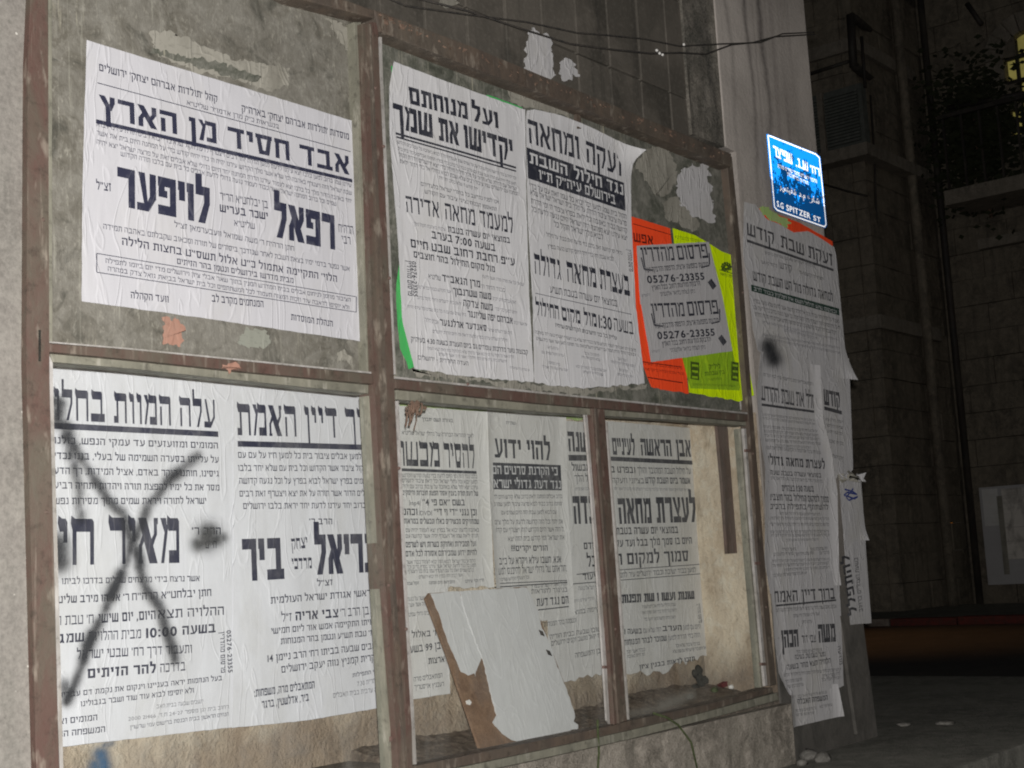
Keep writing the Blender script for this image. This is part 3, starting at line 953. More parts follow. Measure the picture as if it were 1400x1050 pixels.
# plaster back of the three lower cases, lumpy where the coat has been trowelled
rough_face('case_back', 1.353, 3.852, 0.214, 1.075, BACK, M['recess'], wall, 0.010, 0.02, 5, 6, 0.3)
box('case_reveal_left', (1.346, 0.014, 0.214), (1.352, BACK - 0.012, 1.075), M['recess'], wall)
box('case_reveal_right', (3.800, 0.014, 0.214), (3.850, BACK - 0.012, 1.075), M['recess'], wall)
box('case_ceiling', (1.348, 0.03, 1.080), (3.85, 0.55, 1.10), M['recess'], wall)
box('upper_backing', (1.348, 0.06, 1.11), (3.80, 0.55, 4.2), M['grout'], wall)
# old brown tiles above the cases
tm = {}
tw = 0.157
xs = [2.2505 + tw * k for k in range(-7, 10)]
rows = [(1.905, 2.043), (2.047, 2.36), (2.364, 2.68), (2.684, 3.0)]
for (za, zb) in rows:
    w_, h_ = tw - 0.008, zb - za
    key = round(h_, 3)
    if key not in tm:
        bm = bmesh.new()
        add_box(bm, (0, 0, 0), (w_, 0.03, h_), 0.002)
        o = from_bm('tile', bm, M['tile'], wall)
        tm[key] = o.data
        first = o
    else:
        first = None
    for xx in xs:
        if xx + w_ > 3.79 or xx < 1.35: continue
        if first is not None:
            o = first; first = None
        else:
            o = bpy.data.objects.new('tile', tm[key]); col.objects.link(o); o.parent = wall
        o.location = Vector((xx + 0.003, 0.028 + random.uniform(-0.0015, 0.002), za))
        o.rotation_euler = (random.uniform(-0.006, 0.006), 0, random.uniform(-0.008, 0.008))
rough_face('tile_edge_mortar', 3.60, 3.795, 1.93, 3.3, 0.022, M['mortar'], wall, 0.007, 0.02, 9, 6, 0.1)
box('wall_mass', (-8, 0.56, -0.3), (3.86, 6.5, 4.2), M['wall_left'], wall)

pier = thing('concrete_pier', (4.15, 0.3, 0), 'tall stained concrete pier at the street corner carrying the blue sign', 'pier')
prism_pts('pier_shaft', [(3.795, 0.016, 1.93), (3.795, 0.016, 4.2), (4.432, 0.016, 4.2), (4.440, 0.016, 1.5), (4.475, 0.016, 0.4), (4.535, 0.016, -0.2), (3.866, 0.016, -0.2), (3.866, 0.016, 1.93)], 0.6, M['pier'], pier, 0.006)
box('pier_side_wall', (3.866, 0.602, -0.2), (4.432, 6.5, 4.2), M['pier'], pier)
# conduit moulding down the lower pier
prism('edge_strip', [(1149, 842), (1153, 842), (1177, 1003), (1172, 1004)], 0.004, 0.015, M['pier'], pier, 0.002)

# ------------------------------------------------------------------ steel cases
caseL = thing('notice_case', (1.78, 0, 0.2), 'left glazed steel notice case with one white notice above two', 'notice case', 'notice cases')
caseR = thing('notice_case', (3.0, 0, 0.2), 'right glazed steel notice case holding the two tall posters and bright orange and yellow sheets', 'notice case', 'notice cases')
YF, YB = -0.028, 0.02
def member(case, name, px, mat='frame', yf=YF, yb=YB, bev=0.003, label=None):
    o = prism(name, px, yf, yb, M[mat], case, bev)
    if label: o['label'] = label
    return o
# left outer post
member(caseL, 'post', [(43, -30), (38, 90), (36, 500), (48, 985), (51, 1090), (83, 1090), (79, 985), (67.5, 520), (66, 90), (66, -30)], 'frame')
member(caseL, 'channel', [(68, 484), (68, 520), (79.5, 985), (83.5, 1090), (88, 1090), (85, 985), (72.5, 520), (72.5, 495)], 'channel_light', -0.006, 0.03, 0.001)
member(caseL, 'channel', [(66.5, -30), (66.5, 466), (72, 467), (71, -30)], 'channel', -0.006, 0.02, 0.001)
# the left case's share of the middle post
member(caseL, 'post', [(495, 32), (498, 100), (511, 505), (526, 790), (542, 1000), (546, 1090), (554.5, 1090), (551, 1000), (535, 790), (521, 505), (508, 100), (505, 32)], 'frame')
member(caseL, 'channel', [(484, 30), (487, 100), (502, 509), (510, 509.5), (497, 100), (494, 30)], 'channel', -0.012, 0.02, 0.002)
member(caseL, 'channel', [(504, 541), (518, 790), (531, 1000), (536, 1090), (543, 1090), (538, 1000), (525, 790), (512, 541)], 'channel', -0.010, 0.02, 0.002)
member(caseL, 'glazing_bead', [(511, 543), (524, 790), (537.5, 1000), (542.5, 1090), (545, 1090), (540, 1000), (526.5, 790), (513.5, 543)], 'channel_light', -0.016, 0.0, 0.0005)
# middle rail
member(caseL, 'rail', [(67.8, 469), (180, 478.5), (340, 494.5), (510.5, 511.5), (511, 525), (340, 508.5), (180, 491.5), (67.8, 481)], 'frame')
member(caseL, 'rail_edge', [(67.8, 466.5), (180, 476), (340, 492), (510.5, 508.5), (510.5, 511.2), (340, 494.2), (180, 478.2), (67.8, 468.7)], 'channel_light', -0.020, 0.012, 0.0005)
member(caseL, 'channel', [(68, 481.6), (180, 492), (340, 509), (504, 525.5), (504, 538), (340, 521), (180, 504), (73, 495)], 'channel', -0.010, 0.03, 0.002)
# top rail of the left case
member(caseL, 'top_rail', [(150, -120), (330, -42), (404, -3), (512, 25), (512, 14), (404, -24), (330, -62), (150, -140)], 'frame_top', -0.034, 0.03)
# opaque, glue-covered upper pane
def pane(case, name, px, y, mat, t=0.004):
    return prism(name, px, y, y + t, M[mat], case, 0)
pane(caseL, 'upper_pane', [(64, -70), (64, 470), (506, 512), (485, 20), (380, -20)], 0.013, 'grime_a')
pane(caseL, 'glass_pane', [(72, 492), (88, 1100), (545, 1100), (504, 534)], 0.004, 'glass', 0.003)
# right case
member(caseR, 'post', [(508.5, 30), (511, 100), (528, 505), (540.5, 790), (555.2, 1000), (559, 1090), (566, 1090), (563, 1000), (551, 790), (538, 505), (519, 100), (517, 30)], 'frame')
member(caseR, 'post_ridge', [(505.3, 32), (508.3, 100), (521.3, 505), (535.3, 790), (551.3, 1000), (555, 1090), (558.5, 1090), (555, 1000), (540.2, 790), (527.7, 505), (510.8, 100), (508.2, 32)], 'frame_top', -0.036, 0.02, 0.003)
member(caseR, 'channel', [(519.5, 44), (521, 100), (539, 512), (541.5, 512.3), (523.5, 100), (522, 46)], 'channel_light', -0.012, 0.02, 0.0005)
member(caseR, 'channel', [(542.6, 548), (553, 790), (565, 1000), (567.5, 1048), (570, 1048), (567.6, 1000), (556, 790), (545.2, 548)], 'channel_light', -0.012, 0.02, 0.0005)
member(caseR, 'top_rail', [(512, 13), (640, 62), (800, 128), (1000, 210), (1000, 228), (800, 150), (640, 90), (520, 43)], 'frame_top', -0.034, 0.03, 0.004)
member(caseR, 'rail', [(540.5, 518), (740, 538.5), (920, 556.5), (1022, 566.5), (1022.5, 576), (920, 566.5), (740, 551.5), (541, 531)], 'frame')
member(caseR, 'rail_edge', [(540.5, 514.5), (740, 535.5), (920, 553.8), (1022, 563.8), (1022, 566.2), (920, 556.2), (740, 538.2), (540.5, 517.6)], 'channel_light', -0.020, 0.012, 0.0005)
member(caseR, 'channel', [(542, 531.6), (740, 552), (920, 567), (1020, 576.6), (1020, 582), (920, 574), (740, 563), (542, 546)], 'channel', -0.010, 0.03, 0.002)
member(caseR, 'post', [(1001, 214), (1012, 330), (1030, 570), (1045, 760), (1062, 936), (1053, 938), (1037, 760), (1024, 570), (1004.5, 330), (993, 212)], 'frame_top', -0.012)
member(caseR, 'channel', [(986.5, 232), (996, 330), (1013, 560), (1016, 560.4), (999.5, 330), (990, 231)], 'channel_light', 0.0105, 0.02, 0.001)
member(caseR, 'channel', [(1017.2, 586), (1030, 760), (1046, 938), (1049.5, 937), (1033, 760), (1020, 586)], 'channel_light', -0.010, 0.02, 0.0005)
member(caseR, 'channel', [(1011.5, 586), (1025, 760), (1040.5, 940), (1043, 939.5), (1027, 760), (1013.5, 586)], 'channel', -0.002, 0.02, 0.0005)
# mullion between the two lower panes
member(caseR, 'mullion', [(809, 545), (815, 640), (826, 790), (834, 900), (840, 992), (858, 988), (851, 900), (843, 790), (832, 640), (826, 547)], 'frame', -0.018, 0.004)
member(caseR, 'mullion_ridge', [(813, 546), (819, 640), (831, 790), (839.5, 900), (846, 991), (849.5, 990.3), (843, 900), (834.5, 790), (822.5, 640), (816.5, 546.5)], 'frame_top', -0.024, 0.0, 0.002)
member(caseR, 'channel', [(799.5, 566), (806, 640), (817, 790), (824.5, 900), (830, 985), (834, 990), (829, 900), (821, 790), (809, 640), (803, 566)], 'channel_light', -0.006, 0.0, 0.0005)
member(caseR, 'glazing_bead', [(829, 577), (834, 640), (846.5, 790), (853.5, 900), (859.5, 984), (861, 984), (855.2, 900), (848.3, 790), (836, 640), (831, 577)], 'channel_light', -0.010, 0.01, 0.0003)
# bottom rail and the angle under it
member(caseR, 'bottom_rail', [(568, 1047), (740, 1012), (837, 992.5), (860, 985.5), (960, 965), (1056, 939.5), (1058, 946.5), (960, 974), (860, 998), (740, 1025), (568, 1061)], 'frame_top')
member(caseR, 'sill_angle', [(560, 1064), (740, 1026), (860, 999), (960, 975), (1062, 947), (1066, 957), (960, 985), (860, 1010.5), (740, 1037), (560, 1077)], 'channel', -0.036, 0.0)
# upper pane
pane(caseR, 'upper_pane', [(519, 44), (540, 517), (1021, 566), (995, 226), (800, 146)], 0.013, 'grime_b')
pane(caseR, 'glass_pane', [(545, 548), (567, 1048), (835, 990), (803, 565)], 0.004, 'glass', 0.003)
pane(caseR, 'glass_pane', [(829, 574), (860, 986), (1047, 938), (1018, 584)], 0.004, 'glass', 0.003)
# dim vertical divider of the upper right pane, partly behind the papers
member(caseR, 'divider', [(786, 128), (793, 131), (795, 176), (789, 176)], 'frame_top', 0.004, 0.013, 0.001)

def screw(case, x, y, yf, r=0.004):
    c = W(x, y, yf)
    bm = bmesh.new()
    bmesh.ops.create_cone(bm, cap_ends=True, segments=8, radius1=r, radius2=r * 0.6, depth=0.003, matrix=Matrix.Translation(c) @ Matrix.Rotation(R(90), 4, 'X'))
    from_bm('screw_head', bm, M['iron'], case)
for (x, y) in ((514, 120), (517, 330), (525, 560), (532, 800), (60, 300), (64, 700)): screw(caseL, x, y, -0.030)
for (x, y) in ((525, 200), (533, 380), (546, 640), (556, 860), (824, 660), (842, 860), (1016, 400), (1030, 620), (1048, 830), (640, 525), (900, 556)): screw(caseR, x, y, -0.030 if x < 800 else -0.020)
prism('lock_slot', [(53, 451), (56, 451), (56, 494), (53, 494)], -0.0290, -0.0275, M['soot'], caseL, 0)
for (x, y) in ((537, 1010), (527, 800), (517, 640)): prism('hinge_pin', [(x - 3, y - 3), (x + 3, y - 3), (x + 3, y + 4), (x - 3, y + 4)], -0.014, -0.008, M['iron'], caseL, 0.0005)
for (x, y) in ((829, 912), (1023, 616), (1036, 770), (1044, 908)): prism('hinge_pin', [(x - 3, y - 2), (x + 4, y - 2), (x + 4, y + 2), (x - 3, y + 2)], -0.013, -0.006, M['iron'], caseR, 0.0005)
# crusts and leaf bits that lie on the top rail
lit = thing('dry_debris', W(600, 60, -0.01), 'pale dry leaf and paste crumbs lying along the top rail of the right case', 'debris')
rr = random.Random(4)
for k in range(90):
    t = rr.random() ** 1.3
    px = 520 + 470 * t; py = 17 + (px - 513) * 0.405 + rr.uniform(-2, 10)
    c = W(px, py, -0.036)
    bm = bmesh.new()
    r = rr.uniform(0.003, 0.009)
    q = [bm.verts.new(c + Vector((rr.uniform(-r, r) * 1.4, rr.uniform(-0.004, 0.001), rr.uniform(-r, r)))) for _ in range(5)]
    bmesh.ops.convex_hull(bm, input=q)
    if k == 0:
        big_bm = bmesh.new()
    me_ = bpy.data.meshes.new('t'); bm.to_mesh(me_); bm.free(); big_bm.from_mesh(me_); bpy.data.meshes.remove(me_)
from_bm('crumbs', big_bm, M['leaf'], lit, kind='stuff')

# ================================================================== POSTERS
# ---- top-left notice
p = Sheet('poster', 'wide white death notice alone in the upper left case, framed line box near its foot', 'poster',
          [(118, 55), (113, 230), (111, 412)], [(487, 167), (493, 310), (500, 468)], 0.009, M['paper_a'], ink='ink_a', seed=1,
          group='notices pasted on the cases', bottom=[(111, 412), (270, 434), (500, 468)])
T(p, [
 (134.5, 97, 296.5, 140.5, 9.5, "קהל 'תולדות אברהם יצחק' ירושלים", B2),
 (329.5, 153, 476.5, 191.5, 9, "מוסדות 'תולדות אברהם יצחק' בארה\"ק", B2),
 (254.5, 143.5, 380.5, 176.5, 6, "בנשיאות כ\"ק מרן אדמו\"ר שליט\"א"),
 (135, 159.5, 477.4, 239.5, 30, "אבד חסיד מן הארץ", dict(wt=0.035, gap=0.08)),
 (160, 281, 286.6, 307.5, 53, "לויפער", dict(wt=0.06, gap=0.05)),
 (374.5, 324, 457.6, 342, 49, "רפאל", dict(wt=0.06, gap=0.05)),
 (131.5, 259, 151.6, 262, 11, "זצ\"ל", B2),
 (300, 273.4, 365.5, 285.4, 10, "בן יבלחט\"א הר\"ר"),
 (300, 289.6, 365.5, 301, 10, "ישכר בעריש", B3),
 (319.6, 309, 347.5, 313.6, 8, "שליט\"א"),
 (462.4, 317.5, 482.5, 320.8, 11, "הרה\"ח"),
 (466.6, 332.5, 478.6, 334.6, 10, "רבי"),
 (237.4, 310.6, 401.5, 343.5, 7, "חתן הרה\"ח ר' משה שמואל וועבערמאן זצ\"ל"),
 (140.5, 313, 477.4, 371, 7, "אשר נפטר בדמי ימיו בצאת השבת לאחר שנזדכך ביסורים של תורה ומכאוב שקבלתם באהבה תמידה"),
 (166, 335, 460, 386, 10, "הלוי' התקיימה אתמול כ\"ט אלול תשס\"ט בחצות הלילה", B2),
 (241, 361, 400.6, 387.5, 7.5, "מבית מדרשו בירושלים ונטמן בהר הזיתים", B2),
 (143.5, 359.5, 478.6, 413, 6, "הציבור מוזמן לניחום אבלים בבית המדרש המנין בתוך שאר אבלי ציון וירושלים מדי יום ביומו לתפילה"),
 (146.5, 370.5, 476.5, 423.5, 6, "ולא יוסיפו לדאבה עוד וזכות המצוה תעמוד לכל המשתתפים וכל בית ישראל בביאת גואל צדק במהרה"),
 (178, 408, 229.6, 414, 9, "וועד הקהלה", B2),
 (289, 412.5, 359.5, 420.5, 9, "המנחמים מקרב לב", B2),
 (397, 437.5, 454, 447, 8, "הנהלת המוסדות", B2)])
fill_rows(p, [(131.5, 172.5, 479.5, 256.5, 6), (131.5, 184.6, 480, 267, 6), (131.5, 196.8, 480, 278, 6), (164.5, 213.4, 459, 282, 6)])
p.rule(132.4, 113.5, 478.6, 207.5, 1.2)
p.rule(130.6, 166, 481, 247.5, 5.6)
for a in [(131.5, 346.6, 486.4, 406), (131.5, 372.4, 486.4, 427)]: p.rule(*a, 1.1)
for a in [(131.5, 346.6, 131.5, 372.4), (486.4, 406, 486.4, 427)]: 
    A_, B_ = W(a[0], a[1], p.y), W(a[2], a[3], p.y); p.bar(A_, B_, 0.002)
p.done()

# ---- lower-left pair, on the plaster back of the case
YP = BACK - 0.016
p = Sheet('poster', 'large white mourning poster in the lower left case, crossed by a black spray-painted X', 'poster',
          [(30, 478), (34, 760), (40, 1026)], [(322, 506), (322, 740), (321, 994)], YP, M['paper_in'], ink='ink_a', seed=2, group='notices pasted on the cases')
T(p, [
 (58, 573, 293.4, 585.3, 43, "עלה המוות בחלונ", dict(horn=True, gap=0.10)),
 (73, 606.5, 297, 613.5, 9, "המומים ומזועזעים עד עמקי הנפש, כולנו", B2),
 (73, 627.5, 298, 633, 9, "על עלייתו בסערה השמימה של בעלי, בננו נכדי", B2),
 (73, 648, 298.5, 652, 9, "גיסינו, חותנו היקר באדם, אציל המידות, רך הדע", B2),
 (73, 668, 299, 671, 9, "מסר את כל ימיו להפצת תורה ויהדות ותחיה רביע", B2),
 (73, 689.5, 281, 689, 9, "ישראל לתורה ויראת שמים מתוך מסירות נפש", B2),
 (148, 771.5, 244.5, 769.6, 64, "מאיר", dict(horn=True, wt=0.015, gap=0.07)),
 (78, 773, 128, 772, 64, "חי", dict(horn=True, wt=0.015, gap=0.07)),
 (261.6, 731, 301, 731, 10, "הרב ר'", B2), (280, 750, 295, 749.5, 10, "חיים", B2),
 (83.5, 798.8, 272, 794.5, 8, "אשר נרצח בידי מרצחים שפלים בדרכו לביתו", B2),
 (78.7, 825, 176, 821, 10, "ר' אליהו מירב שליט", B3), (180, 821, 288, 814.8, 10, "חתן יבלחט\"א הרה\"ח", B2),
 (80, 854.8, 127, 852.3, 12.5, "ח' טבת ו"), (134, 852, 212, 846.5, 12.5, "היום, יום שישי", dict(wt=0.035)), (215, 846, 305.3, 840.6, 12, "ההלויה תצא", dict(wt=0.01)),
 (80, 879.5, 114, 877, 12.5, "שמג", dict(wt=0.035)), (120, 876.5, 192, 872.5, 12.5, "מבית ההלויות"), (199, 872, 294, 864.6, 12.5, "בשעה 10:00", dict(wt=0.04)),
 (104, 901, 261.3, 892.6, 12, "ותעבור דרך רח' שבטי ישראל", dict(wt=0.01)),
 (118.7, 927.5, 212, 920, 13, "להר הזיתים", dict(wt=0.045)), (218, 919.5, 252.5, 916.6, 12, "בדרכה", dict(wt=0.01)),
 (82.6, 953.8, 303, 930, 7, "בעל הנחמות יראה בעניינו וינקום את נקמת דם עבדיו", B2),
 (109.3, 966, 264, 947, 7, "ולא יוסיפו לבוא עוד שוד ושבר בגבולינו", B2),
 (80, 990.5, 132, 984.6, 8, "המומים וא", B2), (78, 1008, 142.6, 1000.6, 8, "המשפחה המ", B2),
 (213, 968.6, 277, 961, 5, "יושבים שבעה בבית האב", TH), (174.6, 985.5, 312, 968.6, 5, "רחוב בית וגן מספר 24-27 ת.ד. 21466 2000", TH),
 (177, 997, 312, 978.4, 5, "הנחים הראשון בבית הכנסת ברישום עמי שרשו\"ן")])
p.text(300, 864, 301.5, 920, 6, "פרסום מהדרין", wt=0.02); p.text(309, 862, 311.5, 920, 6, "05276-23355", wt=0.02)
p.rule(60, 581.5, 297.6, 593.8, 8.5)
sp = spray_patch('paint_blot', [(283, 737, 285, 730, 17, 1.0), (272, 744, 296, 737, 12, 0.9), (297, 733, 304, 735, 9, 0.7)], (240, 690, 330, 785), YP - 0.006, M['spray_black'], p.root, 2)
p.done()
p = Sheet('poster', 'second white mourning poster in the lower left case, with vertical paste creases', 'poster',
          [(318, 506), (319, 740), (317, 995)], [(545, 520), (548, 740), (550, 962)], YP - 0.003, M['paper_in'], ink='ink_a', seed=3,
          group='notices pasted on the cases', bottom=[(317, 995), (420, 985), (550, 962)], amp=0.0014)
T(p, [
 (324.4, 595, 529, 600.5, 43, "ברוך דיין האמת", dict(horn=True, gap=0.10)),
 (422, 717, 453.5, 717, 8, "הרב ר'", B2),
 (332, 795, 388, 791.5, 58, "ביר", dict(wt=0.06, gap=0.06)),
 (430, 786, 534, 781, 55, "גבריאל", dict(wt=0.06, gap=0.05)),
 (397.7, 751.7, 419.6, 749, 15, "יצחק", dict(horn=True)), (398, 778.7, 425.5, 777, 15, "מרדכי", dict(horn=True)),
 (432.8, 801.5, 454, 800, 8, "זצ\"ל", B2),
 (369.3, 825.5, 513.3, 814, 9, "מראשי אגודת ישראל העולמית", B2),
 (384, 850, 398, 849, 11, "ז\"ל"), (403, 848.5, 462, 844, 12, "צבי אריה", dict(wt=0.04)), (465, 843.5, 504, 840, 11, "בן הרב ר'"),
 (369.9, 867, 519, 853, 8, "הלוויתו התקיימה אמש אור ליום חמישי", B2),
 (383, 881, 508, 869, 8, "ז' טבת תש\"ע ונטמן בהר המנוחות", B2),
 (365, 905, 520, 886, 9, "יושבים שבעה בביתו רח' הרב ניימן 14", B2),
 (384, 920, 512, 903, 9, "קרית קמניץ נווה יעקב ירושלים", B2),
 (346.7, 953, 429.3, 940.7, 10, "המתאבלים מרה, משפחות:", B3), (357.3, 968.7, 421.3, 958, 10, "ביר, אדלשטין, ברגר", B3),
 (481.3, 926, 521, 919, 5, "זמני התפילות", B2), (488, 938, 517, 932.7, 6, "שחרית 7.30", TH), (454.7, 954, 524, 944.4, 6, "מנחה ערבית בבית האבלים", TH)])
fill_rows(p, [(325, 626, 512, 628.3, 8), (325, 644, 512, 644, 8), (326.5, 661.5, 512, 661.5, 8), (327, 679, 512, 678, 8), (332, 696, 512, 694.5, 8)], wt=0.012)
p.rule(324.4, 606.8, 530, 612.6, 8)
p.done()
def curve_strokes(pts, r0, r1, k0, k1, wob, seed):
    """one hand-sprayed line: wavering centre, changing width and density"""
    out, n = [], 26
    P = []
    for i in range(n + 1):
        t = i / n * (len(pts) - 1)
        j = min(int(t), len(pts) - 2)
        f = t - j
        f = f * f * (3 - 2 * f) * 0.35 + f * 0.65
        x = pts[j][0] * (1 - f) + pts[j + 1][0] * f
        y = pts[j][1] * (1 - f) + pts[j + 1][1] * f
        x += wob * noise.noise(Vector((i * 0.31, seed, 0)))
        y += wob * noise.noise(Vector((i * 0.31, seed, 7)))
        P.append((x, y))
    for i in range(n):
        m = noise.noise(Vector((i * 0.45, seed, 3)))
        f = i / n
        out.append((*P[i], *P[i + 1], (r0 * (1 - f) + r1 * f) * (1 + 0.35 * m), max(0.12, (k0 * (1 - f) + k1 * f) * (1 + 0.6 * m))))
    return out
gx = spray_patch('graffiti',
                 curve_strokes([(74, 548), (92, 588), (104, 640), (112, 706)], 10, 7, 0.9, 0.45, 10, 1)
                 + curve_strokes([(90, 590), (128, 652), (170, 704), (190, 770), (220, 836), (240, 900)], 7.5, 8.5, 0.75, 0.85, 8, 2)
                 + curve_strokes([(270, 622), (236, 652), (204, 690), (180, 742), (160, 800), (122, 880), (92, 956)], 8, 8, 0.65, 0.95, 8, 3)
                 + [(80, 742, 82, 766, 17, 0.98), (258, 633, 268, 624, 9, 0.6), (90, 935, 92, 955, 10, 0.7), (232, 872, 238, 894, 9, 0.6)],
                 (60, 530, 310, 985), 0.001, M['spray_black'], caseL, 2.0)
gx['label'] = 'black X sprayed on the glass'
bl = spray_patch('paint_smear', [(138, 1032, 141, 1050, 13, 0.95), (131, 1046, 128, 1065, 11, 0.85), (142, 1020, 152, 1016, 7, 0.5)], (105, 1000, 175, 1075), BACK - 0.014, M['spray_blue'], wall, 2.5)
bl['label'] = 'blue smear on the cream plaster'

# ---- upper right case: green sheet below, two tall posters, orange, yellow and two stickers
tag_g = 'notices pasted on the cases'
p = Sheet('poster', 'fluorescent green sheet that peeps out behind the left edge of the tall left poster', 'poster',
          [(535, 90), (540, 180), (550, 330), (541, 395), (543, 440), (547, 478), (560, 503)], [(714, 147), (714, 330), (720, 510)], 0.0115, M['green'], seed=4, group=tag_g, top=[(535, 90), (600, 113), (652, 133), (668, 129.5), (714, 147)], amp=0.0004, torn=0.004)
p.done()
p = Sheet('poster', 'tall pale poster nearest the middle post, double rule under its two-line heading', 'poster',
          [(537, 84), (531, 118), (531, 180), (543, 330), (549, 440), (566, 505)], [(717, 150), (719, 300), (722, 400), (729, 523)], 0.009, M['paper_b'], ink='ink_b', seed=5, group=tag_g,
          top=[(537, 84), (600, 108), (717, 150)], bottom=[(566, 505), (640, 515), (729, 523)], amp=0.0012, torn=0.002, curls=[(0.0, None, 0.03, 0.0015), (1.0, None, 0.03, 0.002)])
T(p, [
 (559, 142, 605+34, 164, 23, "מנוחתם", dict(wt=0.05, gap=0.07)), (645, 165, 681, 176, 22, "ועל", dict(wt=0.05, gap=0.07)),
 (537, 174, 591, 189.5, 33, "שמך", dict(wt=0.05, gap=0.06)), (599, 192, 627, 200, 31, "את", dict(wt=0.05, gap=0.06)), (634, 202, 701.3, 222, 31, "יקדישו", dict(wt=0.05, gap=0.06)),
 (574.7, 254, 681.6, 279, 5, "אנו לפניו נתייצב כל בחורי ישראל בלעדיהם", {}), (580, 264.4, 678.7, 289, 5, "התאספו הבנות נציגי ציבור עם הקודש", {}),
 (554.8, 290, 600, 298.5, 22, "אדירה", dict(wt=0.012, gap=0.10)), (608, 300, 649, 309, 22, "מחאה", dict(wt=0.012, gap=0.1)), (656, 310, 700.9, 319.5, 22, "למעמד", dict(wt=0.012, gap=0.1)),
 (611.7, 317.5, 696.4, 333, 8, "במוצאי יום עשרה בטבת", B3),
 (589.4, 326, 676.6, 344, 10, "בשעה 7:00 בערב", B3),
 (561, 338, 702.9, 364, 11, "ע\"פ רחבת רחוב שבט חיים", B3),
 (565, 352, 676, 372.5, 8.5, "מול מקום החילול בהר חוצבים", B3),
 (604, 385, 655.8, 393.5, 9.5, "מרן הגאב\"ד", B3), (585, 380.5, 601.8, 384, 6, "שליט\"א", {}),
 (619, 402.5, 671, 410, 9, "משה שטרנבוך", B3), (632.8, 418.6, 673, 425, 9, "משה צדקה", B3),
 (639, 433.4, 700.4, 443, 8.5, "אברהם יפה שליזנגר", B3), (601, 445, 665, 453, 8.5, "סאנדער ארלנגער", B3),
 (561, 467, 721, 485, 6.5, "קבוצות נוער מדרכות עומדים גם ביום העצרת בשעה 4.30 בעיה\"ק", B2),
 (570.9, 491.6, 639.7, 500, 5.5, "העדה החרדית - ירושלים", {})])
fill_rows(p, [(542, 196, 705, 246, 4), (543, 205, 705, 254, 4), (544.5, 214, 706, 261, 5), (546, 223, 708, 268, 5), (599, 245, 652.5, 261, 4)], thin=False)
fill_rows(p, [(564.7, 308, 608, 316, 4), (658.8, 380, 715.7, 391.5, 4), (657.5, 394, 689.7, 399.5, 5), (568, 394, 616.7, 401, 4), (673, 410, 704.6, 416, 4),
              (569.6, 408.7, 630, 417.6, 4), (676, 424, 706, 430, 4), (556, 421, 636.5, 432.5, 4), (702, 443, 720, 446, 4), (580.8, 440, 598.8, 443.5, 5), (666.5, 453, 699, 457.5, 4),
              (590.7, 455, 693, 467.5, 4), (583, 478, 702, 490, 3.6), (599, 486, 692, 496, 3.6), (696, 504, 726, 508, 3)], thin=True)
p.text(555, 356, 557, 404, 6, "פרסום מהדרין", wt=0.02); p.text(562, 357, 564, 405, 6, "05276-23355", wt=0.02)
p.rule(540, 182.5, 705, 229.5, 3.0); p.rule(541, 187.5, 705, 234.3, 2.2)
p.done()
p = Sheet('poster', 'tall pale poster with white lettering on a black band under its heading', 'poster',
          [(718, 152), (721, 300), (728, 420), (730, 524)], [(868, 209), (862, 222), (863, 300), (869, 420), (881, 524)], 0.0065, M['paper_b'], ink='ink_b', seed=6, group=tag_g,
          top=[(718, 152), (728, 150), (765, 158), (805, 174), (845, 194), (868, 209)], bottom=[(730, 524), (800, 532), (881, 524)], torn=0.003,
          curls=[(1.0, 0.0, 0.10, 0.035), (None, 0.0, 0.03, 0.004)])
rowsP3 = [
 (722, 195.5, 792, 218.5, 32, "ומחאה", dict(wt=0.028, gap=0.08)), (801, 221.5, 850.5, 242, 29, "זעקה", dict(wt=0.028, gap=0.08)),
 (723, 223, 775, 240.5, 14.5, "השבת", dict(wt=0.03, white=True)), (784, 244, 822, 257, 14.5, "חילול", dict(wt=0.03, white=True)), (829, 259, 851.4, 267.3, 14, "נגד", dict(wt=0.03, white=True)),
 (736, 245, 794, 263.5, 12.5, "עיה\"ק ת\"ו", dict(wt=0.02, white=True)), (799, 265.5, 840.6, 280, 12.5, "בירושלם", dict(wt=0.02, white=True)),
 (730, 374.3, 767, 383, 27, "גדולה", dict(horn=True, gap=0.09)), (775, 385, 815, 394, 27, "מחאה", dict(horn=True, gap=0.09)), (820, 395, 860.9, 405, 27, "בעצרת", dict(horn=True, gap=0.09)),
 (751, 400, 843.5, 419.5, 9, "במוצאי יום עשרה בטבת תש\"ע", {}),
 (732, 430.8, 764, 437, 19, "החילול", dict(horn=True, gap=0.09)), (768, 438, 793, 443, 18, "מקום", dict(horn=True, gap=0.09)), (798, 444, 815, 447.5, 18, "מול", dict(horn=True, gap=0.09)), (818, 448, 836, 451.5, 17, "1:30", dict(wt=0.02)), (839, 452, 865.5, 457.5, 17, "בשעה", {}),
 (758.7, 447, 842.5, 465, 5, "עליית כל בני הישיבות הקדושים שיחיו", B2)]
T(p, rowsP3)
fill_rows(p, [(722.9, 257, 856, 300, 6.5), (723.8, 266, 856, 309, 6.5), (724.8, 278, 857, 319, 6.5), (725.7, 289, 857, 329, 6.5), (757, 310, 823.8, 328, 7)])
fill_rows(p, [(746, 323.5, 850.8, 349, 5), (747.8, 339, 838.7, 357, 5), (731, 456, 868.6, 481, 4), (732.5, 465, 868.6, 487, 4)])
